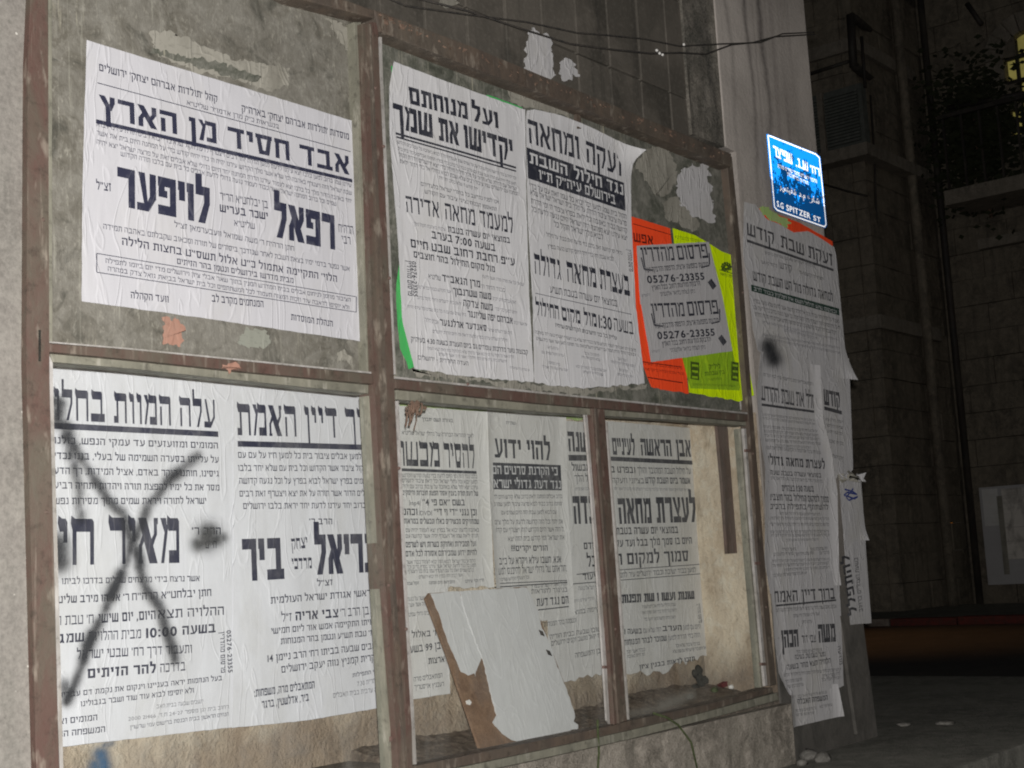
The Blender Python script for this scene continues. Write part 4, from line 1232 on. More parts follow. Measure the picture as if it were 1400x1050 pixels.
fill_rows(p, [(747, 476, 763, 479, 3.4), (740, 483, 770, 488, 3.4), (797.5, 484.5, 818.5, 488, 3.4), (794.5, 490, 819.5, 494, 3.4), (843.5, 492, 856, 495, 3.4), (834, 496, 867.7, 502.5, 3.2),
              (749, 497, 765, 500.5, 3.4), (740, 502.5, 775.5, 507.8, 3.2), (787, 502.5, 828, 508.7, 3.4), (796.5, 510, 823.7, 514, 3.2), (845.7, 506.6, 858, 510, 3.4), (842.5, 513, 864.5, 517, 3)], thin=True)
p.text(857, 341, 860, 371, 5, "פרסום מהדרין", wt=0.02)
p.rule(731, 401, 863, 430, 1.0, M['ink_thin'])
pq = p.quad([(718.9, 201.5), (852.4, 250), (854.7, 288.6), (720.8, 244)]); pq['label'] = 'black printed band'
p.done()

p = Sheet('poster', 'fluorescent orange sheet with black lettering, half hidden by the white stickers', 'poster',
          [(860, 295), (861, 400), (868, 470), (890, 529.5)], [(915.6, 312), (930, 430), (941, 538)], 0.0105, M['orange'], ink='ink_red', seed=7, group=tag_g, torn=0.002, amp=0.0008)
T(p, [(866.5, 330.5, 893, 335, 12, "אפש", dict(wt=0.03)), (878, 498, 932, 505, 4, "פרטים נוספים בטלפון המערכת", {}), (880, 506, 935, 513, 3.2, "לבעלי עסקים ומכולות ברחבי העיר", {})])
p.rule(865, 306, 916.6, 321, 1.0); p.rule(885, 516, 933, 523.5, 1.4); p.rule(878, 495, 930, 502, 0.8)
p.done()
p = Sheet('poster', 'fluorescent yellow-green sheet, curling at its lower right corner beside the right post', 'poster',
          [(919, 312), (930, 420), (942, 537.5)], [(1009, 353), (1015, 430), (1022, 500), (1027, 541)], 0.0085, M['yellow'], ink='ink_olive', seed=8, group=tag_g,
          top=[(919, 312), (950, 322), (985, 343), (1009, 353)], bottom=[(942, 537.5), (985, 544), (1012, 549), (1027, 541)], torn=0.0015,
          curls=[(1.0, None, 0.05, 0.004), (1.0, 1.0, 0.12, 0.006)], amp=0.0014)
o = p.quad([(931, 486), (1000, 475), (1012, 534), (943, 531)], M['tint_olive'], 0.0006); o['label'] = 'darker green halftone panel'
T(p, [(968, 505, 984, 504, 6, "ליל\"ק", B2), (963, 514, 990, 511, 5, "בין שבתות", B2), (966, 522, 986, 520, 3.5), (984, 374, 1004, 379, 4), (985, 380, 1003, 384, 3)] if False else
  [(968, 505, 984, 504, 6, "ליל\"ק", B2), (963, 514, 990, 511, 5, "בין שבתות", B2), (984, 376, 1004, 381, 3.5, "ישיבה קדושה", B2)])
fill_rows(p, [(922, 326, 955, 332, 4), (966, 521, 986, 519, 3), (945, 527, 1005, 529, 2.5)])
for (cx, cy, w_, h_) in ((949, 507, 12, 26), (1004, 508, 10, 28)):
    pts = [(cx - w_ / 2, cy - h_ / 2), (cx + w_ / 2, cy - h_ / 2 + 2), (cx + w_ / 2, cy + h_ / 2), (cx - w_ / 2, cy + h_ / 2 - 2)]
    p.quad(pts, M['ink_olive'], 0.0012, 'ornament')
    for t in range(3): p.quad([(cx - w_ / 3, cy - h_ / 2 + 4 + t * 8), (cx + w_ / 3, cy - h_ / 2 + 5 + t * 8), (cx + w_ / 3, cy - h_ / 2 + 8 + t * 8), (cx - w_ / 3, cy - h_ / 2 + 7 + t * 8)], M['tint_olive'], 0.0018, 'ornament')
# looped knot emblem at the top of the yellow sheet
for k in range(5):
    a0 = k * math.pi / 5
    pts = [(992 + 8 * math.cos(a0 + t * 0.63) * (0.6 + 0.4 * math.cos(3 * t * 0.63)), 365 + 7 * math.sin(a0 + t * 0.63) * (0.6 + 0.4 * math.cos(3 * t * 0.63))) for t in range(11)]
    for q0, q1 in zip(pts, pts[1:]):
        A_, B_ = W(*q0, p.y), W(*q1, p.y)
        if (B_ - A_).length > 0.002: p.bar(A_, B_, 0.0035, M['ink_olive'], 0.0009 + k * 1e-5, 'emblem_line')
p.rule(983, 369, 1003, 375, 1.0)
p.done()
for (dx, dy, lab, cr) in ((0, 0, 'upper of two small white stickers with a phone number, stuck over the orange sheet', [(870, 336), (875, 416), (968.8, 330.7), (988, 409)]),
                          (14, 76.5, 'lower of two small white stickers with a phone number, stuck over the orange sheet', [(876, 415), (890, 495), (987.5, 405.5), (1001, 480)])):
    p = Sheet('sticker', lab, 'sticker', [cr[0], cr[1]], [cr[2], cr[3]], 0.0042 if dy == 0 else 0.0052, M['sticker'], ink='ink_b', seed=20 + dx, group='white phone-number stickers', amp=0.0007)
    T(p, [
     (877.5 + dx, 358.2 + dy, 922 + dx, 356 + dy, 19, "מהדרין", dict(wt=0.01, gap=0.08)), (927 + dx, 355.7 + dy, 968 + dx, 352.5 + dy, 19, "פרסום", dict(wt=0.01, gap=0.08)),
     (880.7 + dx, 373 + dy, 968 + dx, 364.5 + dy, 6.5, "מודעות בתפוצה ארצית, הדפסה והדבקה ועוד", B2),
     (884.7 + dx, 387.3 + dy, 963 + dx, 382.2 + dy, 9.5, "05276-23355", dict(wt=0.03)),
     (891 + dx, 397 + dy, 957 + dx, 390 + dy, 6, "הדבקת מודעות רחוב בכל הארץ", B2),
     (902 + dx, 405 + dy, 950 + dx, 400.5 + dy, 5, "ניתן לשלוח בדואר אלקטרוני", {}),
     (877 + dx, 406 + dy, 888 + dx, 404.5 + dy, 3, "ירושלים", TH)])
    # heavy tails of the logo lettering and the tilted badge
    p.rule(877 + dx, 352 + dy, 879.5 + dx, 371 + dy, 1) if False else None
    A_, B_ = W(876 + dx, 352 + dy, p.y), W(880 + dx, 368 + dy, p.y); p.bar(A_, B_, 0.006, M['ink_b'], 0.0007, 'logo_stroke')
    A_, B_ = W(880 + dx, 368.6 + dy, p.y), W(892 + dx, 369.5 + dy, p.y); p.bar(A_, B_, 0.004, M['ink_b'], 0.0008, 'logo_stroke')
    A_, B_ = W(969 + dx, 346 + dy, p.y), W(969.5 + dx, 362 + dy, p.y); p.bar(A_, B_, 0.007, M['ink_b'], 0.0007, 'logo_stroke')
    A_, B_ = W(958 + dx, 366 + dy, p.y), W(969.5 + dx, 363 + dy, p.y); p.bar(A_, B_, 0.004, M['ink_b'], 0.0008, 'logo_stroke')
    p.quad([(967 + dx, 386 + dy), (972 + dx, 381 + dy), (979 + dx, 391 + dy), (974 + dx, 396.5 + dy)], M['ink_b'], 0.0007, 'badge')
    p.done()

# ---- lower middle pane (on the plaster back)
p = Sheet('poster', 'yellowed lime strip of an older sheet along the top of the lower middle pane', 'poster',
          [(520, 543), (520, 562)], [(800, 560), (800, 574)], YP - 0.001, M['lime'], seed=30, group=tag_g, torn=0.004)
p.done()
p = Sheet('poster', 'faded obituary behind the brown leaning board, at the left of the lower middle pane', 'poster',
          [(520, 790), (530, 962)], [(612, 790), (615, 948)], YP - 0.0005, M['paper_c'], ink='ink_c', seed=31, group=tag_g)
T(p, [(553, 873, 599, 868.7, 8, "ח' באלול ת", B2), (560, 893, 601.7, 887, 9.5, "בן 99 בשע", B2), (585, 908, 607, 905, 8, "ארצות", B3), (565, 932, 604, 926, 6, "המתאבלים מרה", {}), (566, 943, 606, 938, 6, "רעכניץ אויסטריך", {})])
fill_rows(p, [(556, 822, 590, 819, 5), (558, 830, 592, 827, 5), (558, 843, 588, 840, 5)])
p.done()
p = Sheet('poster', 'closely printed grey poster at the left edge of the lower middle pane', 'poster',
          [(520, 553), (528, 690), (535, 806)], [(664, 563), (668, 690), (673, 802)], YP - 0.004, M['paper_c'], ink='ink_c', seed=32, group=tag_g, curls=[(1.0, None, 0.035, 0.006)], torn=0.004)
T(p, [(575.9, 575.5, 618.7, 577.5, 4.5, "בעזרת השם יתברך", B2), (548.7, 594, 647, 598.5, 5, "לאור ההוראה הברורה של גדולי ישראל שליט\"א", {}),
 (534, 636.5, 601, 638.5, 34, "מכשול", dict(horn=True, gap=0.08)), (607, 639, 649, 640.3, 33, "להסיר", dict(horn=True, gap=0.08)),
 (549, 677, 653, 678, 6.5, "של דעת תורה בענין אסור הפצת חוברות ודיסקים", B3),
 (558.6, 690.5, 574, 691, 6, "(mp4)", {}), (577, 691, 634.6, 691.3, 8.5, "בשם \"אם פי 4\"", B3),
 (551, 704.3, 570, 704.5, 9, "וכהנ", B3), (572, 704.5, 590, 704.6, 6, "(DVD)", {}), (593, 704.7, 651.4, 704.9, 9, "וכן נגני \"די וי די\"", B3),
 (551, 716, 654, 716.5, 7, "שמחזיקים מכשירים כאלו ונכשלים במראות", B3),
 (554, 748.5, 650, 747, 7.5, "ועל המכירות ואחזקת כשרות ויש לשרפם", B3), (554, 761, 651, 759, 7.5, "להיות ידוע שמכירתם אסורה לכל אדם", B3)])
fill_rows(p, [(549, 652.5, 652, 654, 5), (549, 659.5, 652, 661.5, 5), (549, 667.5, 652.5, 669, 5), (554, 727.5, 654, 727, 5), (554, 735.5, 653, 735, 5), (555, 771, 649, 769, 4.5), (556, 777.5, 650, 775, 4.5), (557, 783.5, 646.5, 781.5, 4.5), (572, 791, 632, 788, 4)])
fill_rows(p, [(556, 800, 572, 799, 4), (586, 799, 621, 797.5, 4), (635, 797, 661, 795, 4)], wt=0.02)
p.rule(540, 642, 651, 646, 4)
p.done()
p = Sheet('poster', 'grey notice at the right of the lower middle pane, cut by the brown mullion', 'poster',
          [(742, 573), (746, 740), (750, 935)], [(838, 580), (850, 740), (858, 915)], YP - 0.002, M['paper_c'], ink='ink_c', seed=34, group=tag_g, torn=0.006)
T(p, [(776.4, 617, 809, 618.8, 27, "ישנה", dict(wt=0.05, gap=0.06)), (781, 643.8, 806, 643.8, 9, "מכשול", B3), (785, 659, 808, 658.5, 9, "על הלך", {}),
      (783.9, 716.5, 816, 715.8, 38, "בדה", dict(wt=0.06, gap=0.06)), (797.5, 751, 817, 750.3, 9, "קודם", B3), (802, 775, 822, 774, 15, "לכל", dict(wt=0.02)),
      (796, 793, 816, 791.6, 8, "ייעוד", B2), (740.6, 847, 819, 835, 6, "קיימה במוצאי שבת יום ב'", {}), (743, 857, 787, 850.7, 6, "ונטמנה בהר המנוחות", {}),
      (751, 874, 822, 862.5, 6, "ישובו שבעה בבית הוריה", {}), (753, 883, 823, 871, 6, "רח' יואל מושב זקנים ירושלים", {}), (785.7, 899.6, 824, 892, 6.5, "הבן והמשפחה", {})])
fill_rows(p, [(786, 671, 808, 670, 4), (790, 807, 818, 805, 5), (783, 824, 812, 820, 4)], thin=True)
p.rule(776.5, 626, 809, 626, 8); p.rule(787.5, 785.5, 818, 781.5, 1.2); p.rule(780, 798.6, 818, 795.5, 1.2)
p.done()
p = Sheet('poster', 'grey poster centred in the lower middle pane, white lines on a black box', 'poster',
          [(664, 561), (668, 690), (680, 855)], [(772, 570), (774, 690), (784, 842)], YP - 0.007, M['paper_c'], ink='ink_c', seed=33, group=tag_g, curls=[(0.0, None, 0.03, 0.005), (1.0, None, 0.03, 0.005)], torn=0.005)
T(p, [(691, 580, 704, 581, 4, "שת\"ת", {}), (676, 625.5, 712, 627.3, 26, "ידוע", dict(wt=0.04, gap=0.08)), (720, 627.6, 752.4, 629.6, 26, "להוי", dict(wt=0.04, gap=0.08)),
 (672.5, 648, 761.6, 650, 11.5, "כי הקרנת סרטים הם", dict(white=True, wt=0.02)), (668.7, 667, 766.3, 668.3, 11.5, "נגד דעת גדולי ישראל", dict(white=True, wt=0.02)),
 (698.5, 753.5, 748, 753, 7.5, "הורים יקרים!!!", B3), (682, 772, 766.5, 769, 9, "אנא, חשבו עילא ויקרא על כ\"ב", B2), (675.7, 786, 776.5, 781, 9, "בהוראתם של גדולי ישראל להיכנס למשא", {}),
 (733.4, 829, 776.7, 825, 10.5, "הם נגד דעת", B3), (726, 812, 775, 809, 6, "בניגוד להוראות", {})])
fill_rows(p, [(669, 682, 768, 681, 5), (670, 692, 769, 691, 5), (685, 703.5, 760, 702.5, 5), (671, 717, 771, 716, 6), (671, 728, 772, 726.5, 6), (694, 740, 773, 737.5, 6), (676, 795, 723, 791, 4), (726, 804, 775, 800, 5)])
o = p.quad([(665.9, 632), (766, 636), (767.4, 670.5), (668.3, 669)]); o['label'] = 'black printed box'
p.rule(676, 798, 777, 793.5, 1.2)
A_ = [W(x, y, p.y) for x, y in ((675, 803), (778, 796), (779, 829), (735, 834))]
p.bar(A_[0], A_[1], 0.003); p.bar(A_[1], A_[2], 0.003); p.bar(A_[2], A_[3], 0.003)
p.done()

# leaning board with torn white facing, standing on the case floor
def lean(px, py, off=0.0):
    t = (py - 805) / (1022 - 805)
    return W(px, py, 0.17 - 0.125 * t - off)
bd = thing('leaning_board', lean(680, 1020), 'brown hardboard with torn white facing leaning behind the glass', 'board')
def slab(name, px, off, th, mat, parent, dz=None):
    if name in ('white_facing', 'dark_stain'):
        rj = random.Random(len(px)); q2 = []
        for i_ in range(len(px)):
            a_, b_ = Vector(px[i_]), Vector(px[(i_ + 1) % len(px)])
            k_ = max(1, int((b_ - a_).length / 5))
            for t_ in range(k_):
                w_ = a_.lerp(b_, t_ / k_); q2.append((w_.x + rj.uniform(-0.7, 0.7), w_.y + rj.uniform(-0.7, 0.7)))
        px = q2
    bm = bmesh.new()
    f = [bm.verts.new(lean(x, y, off)) for x, y in px]
    k = [bm.verts.new(v.co + Vector((0, th, 0))) for v in f]
    bm.faces.new(f); bm.faces.new(list(reversed(k)))
    n = len(f)
    for i in range(n): bm.faces.new((f[i], k[i], k[(i + 1) % n], f[(i + 1) % n]))
    return from_bm(name, bm, mat, parent)
slab('hardboard', [(582.5, 818.5), (588, 811), (720, 802), (740, 850), (772, 935), (786, 992), (706, 1014), (661, 1025), (656, 1023), (610, 890)], 0.0, 0.008, M['hardboard'], bd)
slab('white_facing', [(588.9, 811.6), (627.5, 807.9), (642, 846), (652, 882), (661, 904), (668.4, 939.5), (660, 934), (652, 929), (648, 921), (640, 923), (630, 919), (625, 905), (614.6, 883), (606, 858), (603, 845), (597, 832)], 0.0015, 0.0012, M['paper_card'], bd)
slab('white_facing', [(628.7, 807.8), (665, 805.5), (720, 803), (728, 818), (735.5, 836.6), (741, 858), (752, 880), (758.6, 901), (771.5, 934.3), (780, 958), (787, 980.6), (785, 986), (790, 991), (790, 997), (750, 1006), (709.8, 1014), (700, 1010), (689, 1003.8), (673.8, 988), (679, 978), (668.6, 939.5), (661, 903), (650.6, 877.7), (637.7, 841.7)], 0.004, 0.0018, M['paper_card'], bd)
slab('folded_corner', [(673.8, 988), (677, 982), (690, 994), (702, 1006), (709, 1014), (700, 1012), (688, 1004)], 0.0075, 0.002, M['paper_card'], bd)
for (x, y) in ((741, 865), (751, 892)):
    slab('tape_tab', [(x - 4, y - 4), (x + 1, y - 2), (x + 4, y + 5), (x - 1, y + 3)], 0.007, 0.002, M['rubber'], bd)
slab('dark_stain', [(634, 921), (642, 918), (651, 924), (648, 935), (643, 948), (637, 944), (633, 932)], 0.0008, 0.0006, M['soot'], bd)
slab('nail_head', [(638, 958), (642, 956.5), (645, 960), (643, 964), (639, 963)], 0.004, 0.003, M['pebble_white'], bd)

# dry plant drip at the corner of the middle pane
dl = thing('dry_plant', W(565, 556, -0.01), 'withered brown plant tuft hanging at the top left of the lower middle pane', 'plant')
rr = random.Random(9)
for k in range(16):
    x0, y0 = 560 + rr.uniform(-6, 16), 553 + rr.uniform(-3, 4)
    pts = [W(x0, y0, -0.012)]
    x, y = x0, y0
    L = rr.uniform(10, 40) * (1 if x0 < 572 else 0.5)
    for t in range(5):
        x += rr.uniform(-2.2, 1.4); y += L / 5
        pts.append(W(x, y, -0.012 + rr.uniform(-0.003, 0.003)))
    tube('dry_stem', pts, rr.uniform(0.0012, 0.0028), M['leaf'], dl, 5)
slabp = prism('metal_tab', [(560, 554), (583, 557), (582, 562), (558, 560)], -0.006, -0.001, M['channel'], caseR, 0.0005)
for k in range(7):
    c = Vector((560 + rr.uniform(-3, 22), 552 + rr.uniform(-4, 6)))
    prism('leaf', [(c.x - 3, c.y), (c.x, c.y - 3.2), (c.x + 4, c.y - 0.5), (c.x + 1, c.y + 3)], -0.016 - k * 0.0004, -0.0155 - k * 0.0004, M['leaf'], dl, 0)

# ---- lower right pane
p = Sheet('poster', 'grey protest poster in the lower right pane with a torn wet lower edge', 'poster',
          [(812, 574), (820, 740), (840, 922)], [(951, 586), (958, 660), (966, 770), (971, 894)], YP - 0.003, M['paper_c'], ink='ink_c', seed=35, group=tag_g,
          bottom=[(840, 922), (857, 922), (905, 919), (929, 907), (950, 903), (971, 894)], torn=0.008, curls=[(1.0, None, 0.04, 0.008)])
T(p, [(837.5, 621.8, 868, 622.6, 23, "לעיניים", dict(wt=0.045, gap=0.06)), (876, 622.8, 918, 624, 23, "הראשה", dict(wt=0.045, gap=0.06)), (925, 624.2, 944.5, 624.8, 23, "אבן", dict(wt=0.045, gap=0.06)),
 (835, 646, 868, 647, 8.5, "ובפרט ב", B3), (871, 647, 943.8, 648.3, 8, "על חילול השבת המתגבר והולך", {}),
 (836.7, 660.5, 880, 661, 7, "בציוני וזעקה", {}), (882, 661, 943.3, 661.6, 8.5, "אשמר ביום השבת קודש", B3),
 (845.7, 716.5, 891, 715.3, 35, "מחאה", dict(wt=0.055, gap=0.05)), (898, 715, 951.7, 713.8, 35, "לעצרת", dict(wt=0.055, gap=0.05)),
 (841.4, 731, 926.7, 728.8, 9.5, "במוצאי יום עשרה בטבת", B3), (842, 748, 945.7, 743.3, 9.5, "היום בו סמך מלך בבל ועד על", B3),
 (841, 772.7, 941.4, 767, 15.5, "סמוך למקום ה", dict(wt=0.03)), (844, 790, 951, 782, 6.5, "למען כבוד ישיבת וכבוד ירושלים עיר לתפן", {}),
 (846, 825, 948.9, 819, 12, "שונות ועשו ו שת תפנותו", dict(wt=0.06, gap=0.04)),
 (853, 867, 877, 866, 7, "בשעה 1", B3), (905, 863, 931, 861.5, 7, "הערב", B3), (852, 882.5, 910.5, 876, 7.5, "שמוכר לבהר המנוחות", B3),
 (874, 915, 948.9, 903, 6, "תזכו לראות בבנין ציון", B3)])
fill_rows(p, [(839, 670, 942, 671.5, 3.5)], thin=True)
fill_rows(p, [(877, 832, 923, 828, 4), (877, 840, 924, 836, 4), (880, 849, 923, 845.5, 4), (856, 894, 881, 890, 4.5), (857, 900, 881, 896, 4), (923, 885, 956, 881.5, 4), (919, 893, 964, 887.5, 4)])
fill_rows(p, [(879, 865.5, 903, 863.5, 6), (933, 861, 957, 859.5, 6), (913, 875.5, 956, 871, 6)], thin=True)
p.text(952, 826, 955, 852, 4, "פרסום מהדרין", wt=0.01)
p.rule(820, 626.4, 945.7, 632.6, 6); p.rule(842.4, 779.5, 958.3, 771.4, 1.0); p.rule(843.6, 793.6, 958.8, 784.4, 1.0)
p.done()
lath = thing('rusty_bar', W(1003, 756, 0.09), 'flat rusty brown bar hanging upright in the lower right pane', 'metal bar')
prism('bar', [(979.5, 572), (997, 572), (1004, 665), (1011, 756), (994.5, 757), (988, 665)], 0.09, 0.10, M['iron'], lath, 0.001)
# rubble and dust that has slid down behind the panes and banked up against the plaster
def bank_h(x, t):
    e = 0.020 + 0.030 * max(0, noise.noise(Vector((x * 3.1, 2.0, 0)))) + 0.018 * math.exp(-((x - 3.55) / 0.25) ** 2)
    return 0.2165 + e * t ** 1.3 + 0.007 * noise.noise(Vector((x * 22, t * 5, 1))) * (0.3 + t) + 0.003 * noise.noise(Vector((x * 70, t * 15, 4)))
nx_, nt_ = 190, 12
vs_ = []; fs_ = []
for j in range(nt_ + 1):
    for i in range(nx_ + 1):
        x_ = 2.26 + (3.80 - 2.26) * i / nx_; t_ = j / nt_
        z_ = bank_h(x_, t_)
        if i in (0, nx_) or j == 0: z_ = 0.2145
        vs_.append((x_, 0.045 + (BACK - 0.012 - 0.045) * t_, z_))
for j in range(nt_):
    for i in range(nx_):
        a_ = j * (nx_ + 1) + i
        fs_.append((a_, a_ + 1, a_ + nx_ + 2, a_ + nx_ + 1))
tag(link('rubble_bank', vs_, fs_, M['rubble']), 'low brown bank of dust and rubble along the case floor', 'rubble', None, 'stuff')
def bank_pt(px, py):
    d = ray(px, py)
    for k in range(200):
        y_ = 0.05 + (BACK - 0.02 - 0.05) * k / 199
        q = W(px, py, y_)
        if q.z <= bank_h(q.x, (y_ - 0.045) / (BACK - 0.057)): return Vector((q.x, y_, q.z))
    return W(px, py, BACK - 0.03)
# bits lying on the case floor
def floor_pt(px, py): return bank_pt(px, py)
dbg = 'litter on the case floor'
ld = thing('clod_heap', W(958, 938, 0.2), 'sooty dark heap of clods against the back of the lower right case', 'heap')
rq = random.Random(2)
for k in range(9):
    lump('clod', W(956 + rq.uniform(-6, 7), 940 - 6.5 * (k // 2) + rq.uniform(-3, 3), 0.205), rq.uniform(0.010, 0.018), M['soot'], ld, k + 40, 1.0, 2)
for k, (x, y, r, m, l) in enumerate(((1000, 941, 0.011, 'pebble_white', 'small bright white pebble on the case floor'), (977, 946, 0.013, 'moss', 'mossy green clod left of the white pebble'),
                                   (990, 933, 0.012, 'moss', 'mossy clod just behind the white pebble'), (944, 955, 0.012, 'pebble', 'small grey stone near the middle of the lower right case floor'), (1030, 928, 0.010, 'pebble', 'grey stone in the right corner of the case floor'))):
    o = lump('pebble', floor_pt(x, y) + Vector((0, 0, r * 0.4)), r, M[m], None, k); tag(o, l, 'pebble', dbg)
o = prism('wrapper', [(985, 936), (1000, 929), (1016, 927), (1014, 933), (998, 937), (990, 940)], 0.16, 0.175, M['litter_red'], None, 0.001); tag(o, 'crumpled dark red wrapper lying at the right of the case floor', 'litter')
o = tube('twig', [floor_pt(1012, 932) + Vector((0, 0, .006)), floor_pt(1028, 926) + Vector((0, 0, .01)), floor_pt(1038, 926) + Vector((0, 0, .006))], 0.003, M['leaf']); tag(o, 'thin dry twig beside the dark red wrapper', 'twig')
o = spray_patch('dust_smear', [(905, 965, 945, 950, 9, 0.8), (865, 975, 905, 968, 6, 0.6)], (850, 930, 985, 985), 0.0005, M['spray_dust'], caseR, 3)
# strings
o = tube('string', [W(817, 984, -0.037), W(817.5, 1005, -0.037), W(819, 1030, -0.030), W(817, 1055, -0.03)], 0.003, M['moss']); tag(o, 'greenish string hanging over the sill left of the mullion', 'string')
o = tube('string', [W(893, 975, -0.03), W(912, 981, -0.037), W(928, 992, -0.037), W(945, 1015, -0.03), W(953, 1050, -0.028)], 0.003, M['moss']); tag(o, 'greenish string trailing down from the sill right of the mullion', 'string')

# ---- torn remnants on the upper panes
sg = 'torn paper remnants on the panes'
scrap('torn_paper', 'long torn grey paper strip above the wide white notice', 'torn paper', [(206, 45), (228, 42), (262, 55), (300, 72), (318, 80), (352, 86), (395, 93), (398, 105), (392, 118), (372, 126), (340, 115), (300, 104), (258, 94), (212, 74)], 0.011, M['paper_old'], sg)
scrap('torn_paper', 'dark glue-soaked strip just over the top edge of the wide white notice', 'torn paper', [(206, 66), (260, 76), (320, 92), (355, 103), (354, 112), (318, 106), (258, 88), (206, 72)], 0.0102, M['grime_b'], sg)
scrap('torn_paper', 'faded pink scrap under the left part of the wide white notice', 'torn paper', [(223, 434), (246, 437), (250, 452), (248, 474), (234, 473), (223, 470)], 0.010, M['pink'], sg)
scrap('torn_paper', 'pale bluish scrap under the middle of the wide white notice', 'torn paper', [(328, 452), (345, 449), (364, 453), (371, 464), (362, 476), (340, 477), (327, 468)], 0.010, M['scrap'], sg)
scrap('torn_paper', 'cream crumb of paper stuck on the middle rail of the left case', 'torn paper', [(304, 497), (314, 495), (325, 498), (326, 506), (312, 508), (303, 504)], -0.031, M['pink'], sg)
scrap('torn_paper', 'small pale scrap above the middle rail near the middle post', 'torn paper', [(460, 480), (470, 477), (481, 489), (478, 496), (463, 494)], 0.0095, M['paper_old'], sg)
scrap('torn_paper', 'pale striped paper corner at the top right of the left case', 'torn paper', [(444, 22), (487, 44), (494, 92), (488, 86), (462, 52)], 0.011, M['paper_old'], sg)  # pale pointed patch lying on the upper pane
o = scrap('torn_paper', 'largest torn grey sheet at the upper right of the right case', 'torn paper', [(930, 232), (946, 224), (970, 229), (973, 262), (976, 303), (955, 299), (944, 292), (930, 290), (926, 262)], 0.011, M['paper_d'], sg)
scrap('torn_paper', 'ragged torn grey patch right of the black-banded poster', 'torn paper', [(880, 208), (896, 200), (914, 204), (924, 226), (928, 244), (916, 262), (905, 268), (890, 262), (880, 240), (868, 232)], 0.0112, M['paper_old'], sg)
scrap('torn_paper', 'ragged paper patch just above the yellow sheet', 'torn paper', [(906, 276), (924, 270), (945, 292), (958, 306), (950, 318), (925, 304), (912, 300)], 0.0108, M['paper_old'], sg)
scrap('torn_paper', 'grey paper layer showing above the tall left poster near the top rail', 'torn paper', [(695, 112), (730, 124), (772, 140), (778, 160), (760, 155), (728, 149), (716, 148), (697, 138)], 0.012, M['paper_old'], sg)
scrap('torn_paper', 'narrow pasted strip along the foot of the two tall posters', 'torn paper', [(566, 506), (640, 514), (730, 525), (800, 531), (884, 525), (888, 530), (810, 537), (800, 541), (742, 534), (690, 533), (660, 522), (600, 516), (572, 514)], 0.0112, M['paper_old'], sg)
scrap('torn_paper', 'larger pale paper patch stuck on the brown tiles', 'torn paper', [(722, 42), (738, 42), (754, 52), (757, 80), (756, 109), (740, 105), (717, 97), (717, 74), (720, 60)], 0.024, M['paper_d'], sg)
scrap('torn_paper', 'smaller pointed pale patch on the brown tiles', 'torn paper', [(766, 84), (773, 78), (783, 82), (792, 106), (783, 104), (777, 110), (770, 112), (764, 100)], 0.024, M['paper_d'], sg)
scrap('torn_paper', 'greyish paper crust near the top edge above the cables', 'torn paper', [(598, 0), (622, -4), (625, 8), (612, 10), (600, 5)], 0.022, M['paper_old'], sg)

# ---- pier posters
YQ = 0.013
pg = 'notices pasted on the corner pier'
p = Sheet('poster', 'old sheet torn off round the blue street sign, orange and green remains', 'poster',
          [(1034, 284), (1040, 330)], [(1138, 330), (1143, 380)], YQ, M['orange'], seed=40, group=pg, amp=0.0005, top=[(1034, 284), (1060, 292), (1092, 304), (1138, 330)])
p.done()
scrap('torn_paper', 'dull green strip of torn paper under the left corner of the blue sign', 'torn paper', [(1040, 284), (1050, 284), (1068, 294), (1082, 306), (1078, 312), (1060, 303), (1042, 293)], YQ - 0.003, M['lime'], sg)
p = Sheet('poster', 'narrow grey poster strip showing at the right edge of the pier below the wide one', 'poster',
          [(1112, 480), (1118, 560), (1134, 655)], [(1160, 490), (1163, 570), (1166, 645)], YQ - 0.001, M['paper_d'], ink='ink_d', seed=41, group=pg, torn=0.006, amp=0.0016)
T(p, [(1126, 553.5, 1148, 558, 21, "קודש", dict(wt=0.05, gap=0.05))]); p.rule(1126, 558, 1150, 564.5, 5)
fill_rows(p, [(1128, 575, 1152, 579, 3.5), (1129, 583, 1152, 587, 3.5), (1130, 591, 1150, 595, 3.5), (1133, 605, 1152, 609, 4), (1136, 625, 1152, 629, 4)])
p.done()
p = Sheet('poster', 'wide grey protest protest notice directly under the blue street sign', 'poster',
          [(1017, 276), (1016, 347), (1024, 398), (1029, 450), (1036, 480)], [(1140, 338), (1143, 350), (1149, 414), (1155, 476), (1166, 521)], YQ - 0.002, M['paper_d'], ink='ink_d', seed=42, group=pg,
          top=[(1017, 276), (1033, 280), (1048, 300), (1066, 307), (1085, 318), (1105, 316), (1122, 326), (1140, 338)], bottom=[(1036, 480), (1080, 502), (1124, 511), (1166, 521)],
          curls=[(1.0, 1.0, 0.12, 0.02)], torn=0.003)
T(p, [(1021.5, 321.5, 1058, 335, 16.5, "קודש", dict(wt=0.02)), (1067, 338, 1099, 350, 16, "שבת", dict(wt=0.02)), (1105, 352, 1138, 364, 16, "זעקת", dict(wt=0.02)),
      (1029.6, 383.5, 1138.3, 413, 12.5, "למחאה גדולה מול הש השבת קודש", dict(wt=0.025))])
fill_rows(p, [(1045, 347, 1113, 366, 3.5), (1040, 360, 1062, 366, 4), (1092, 374, 1125, 384, 4), (1029.6, 413.5, 1146.6, 442, 5), (1030.3, 422.5, 1147.9, 451, 5), (1032, 432, 1142.7, 457.5, 5)])
fill_rows(p, [(1042, 441.5, 1144, 466, 3), (1072, 453, 1117, 465, 3.5), (1042, 459, 1148, 477.5, 3), (1046, 464.5, 1148, 484, 3)], thin=True)
p.text(1066, 367, 1082, 371.5, 8, "קודש"); 
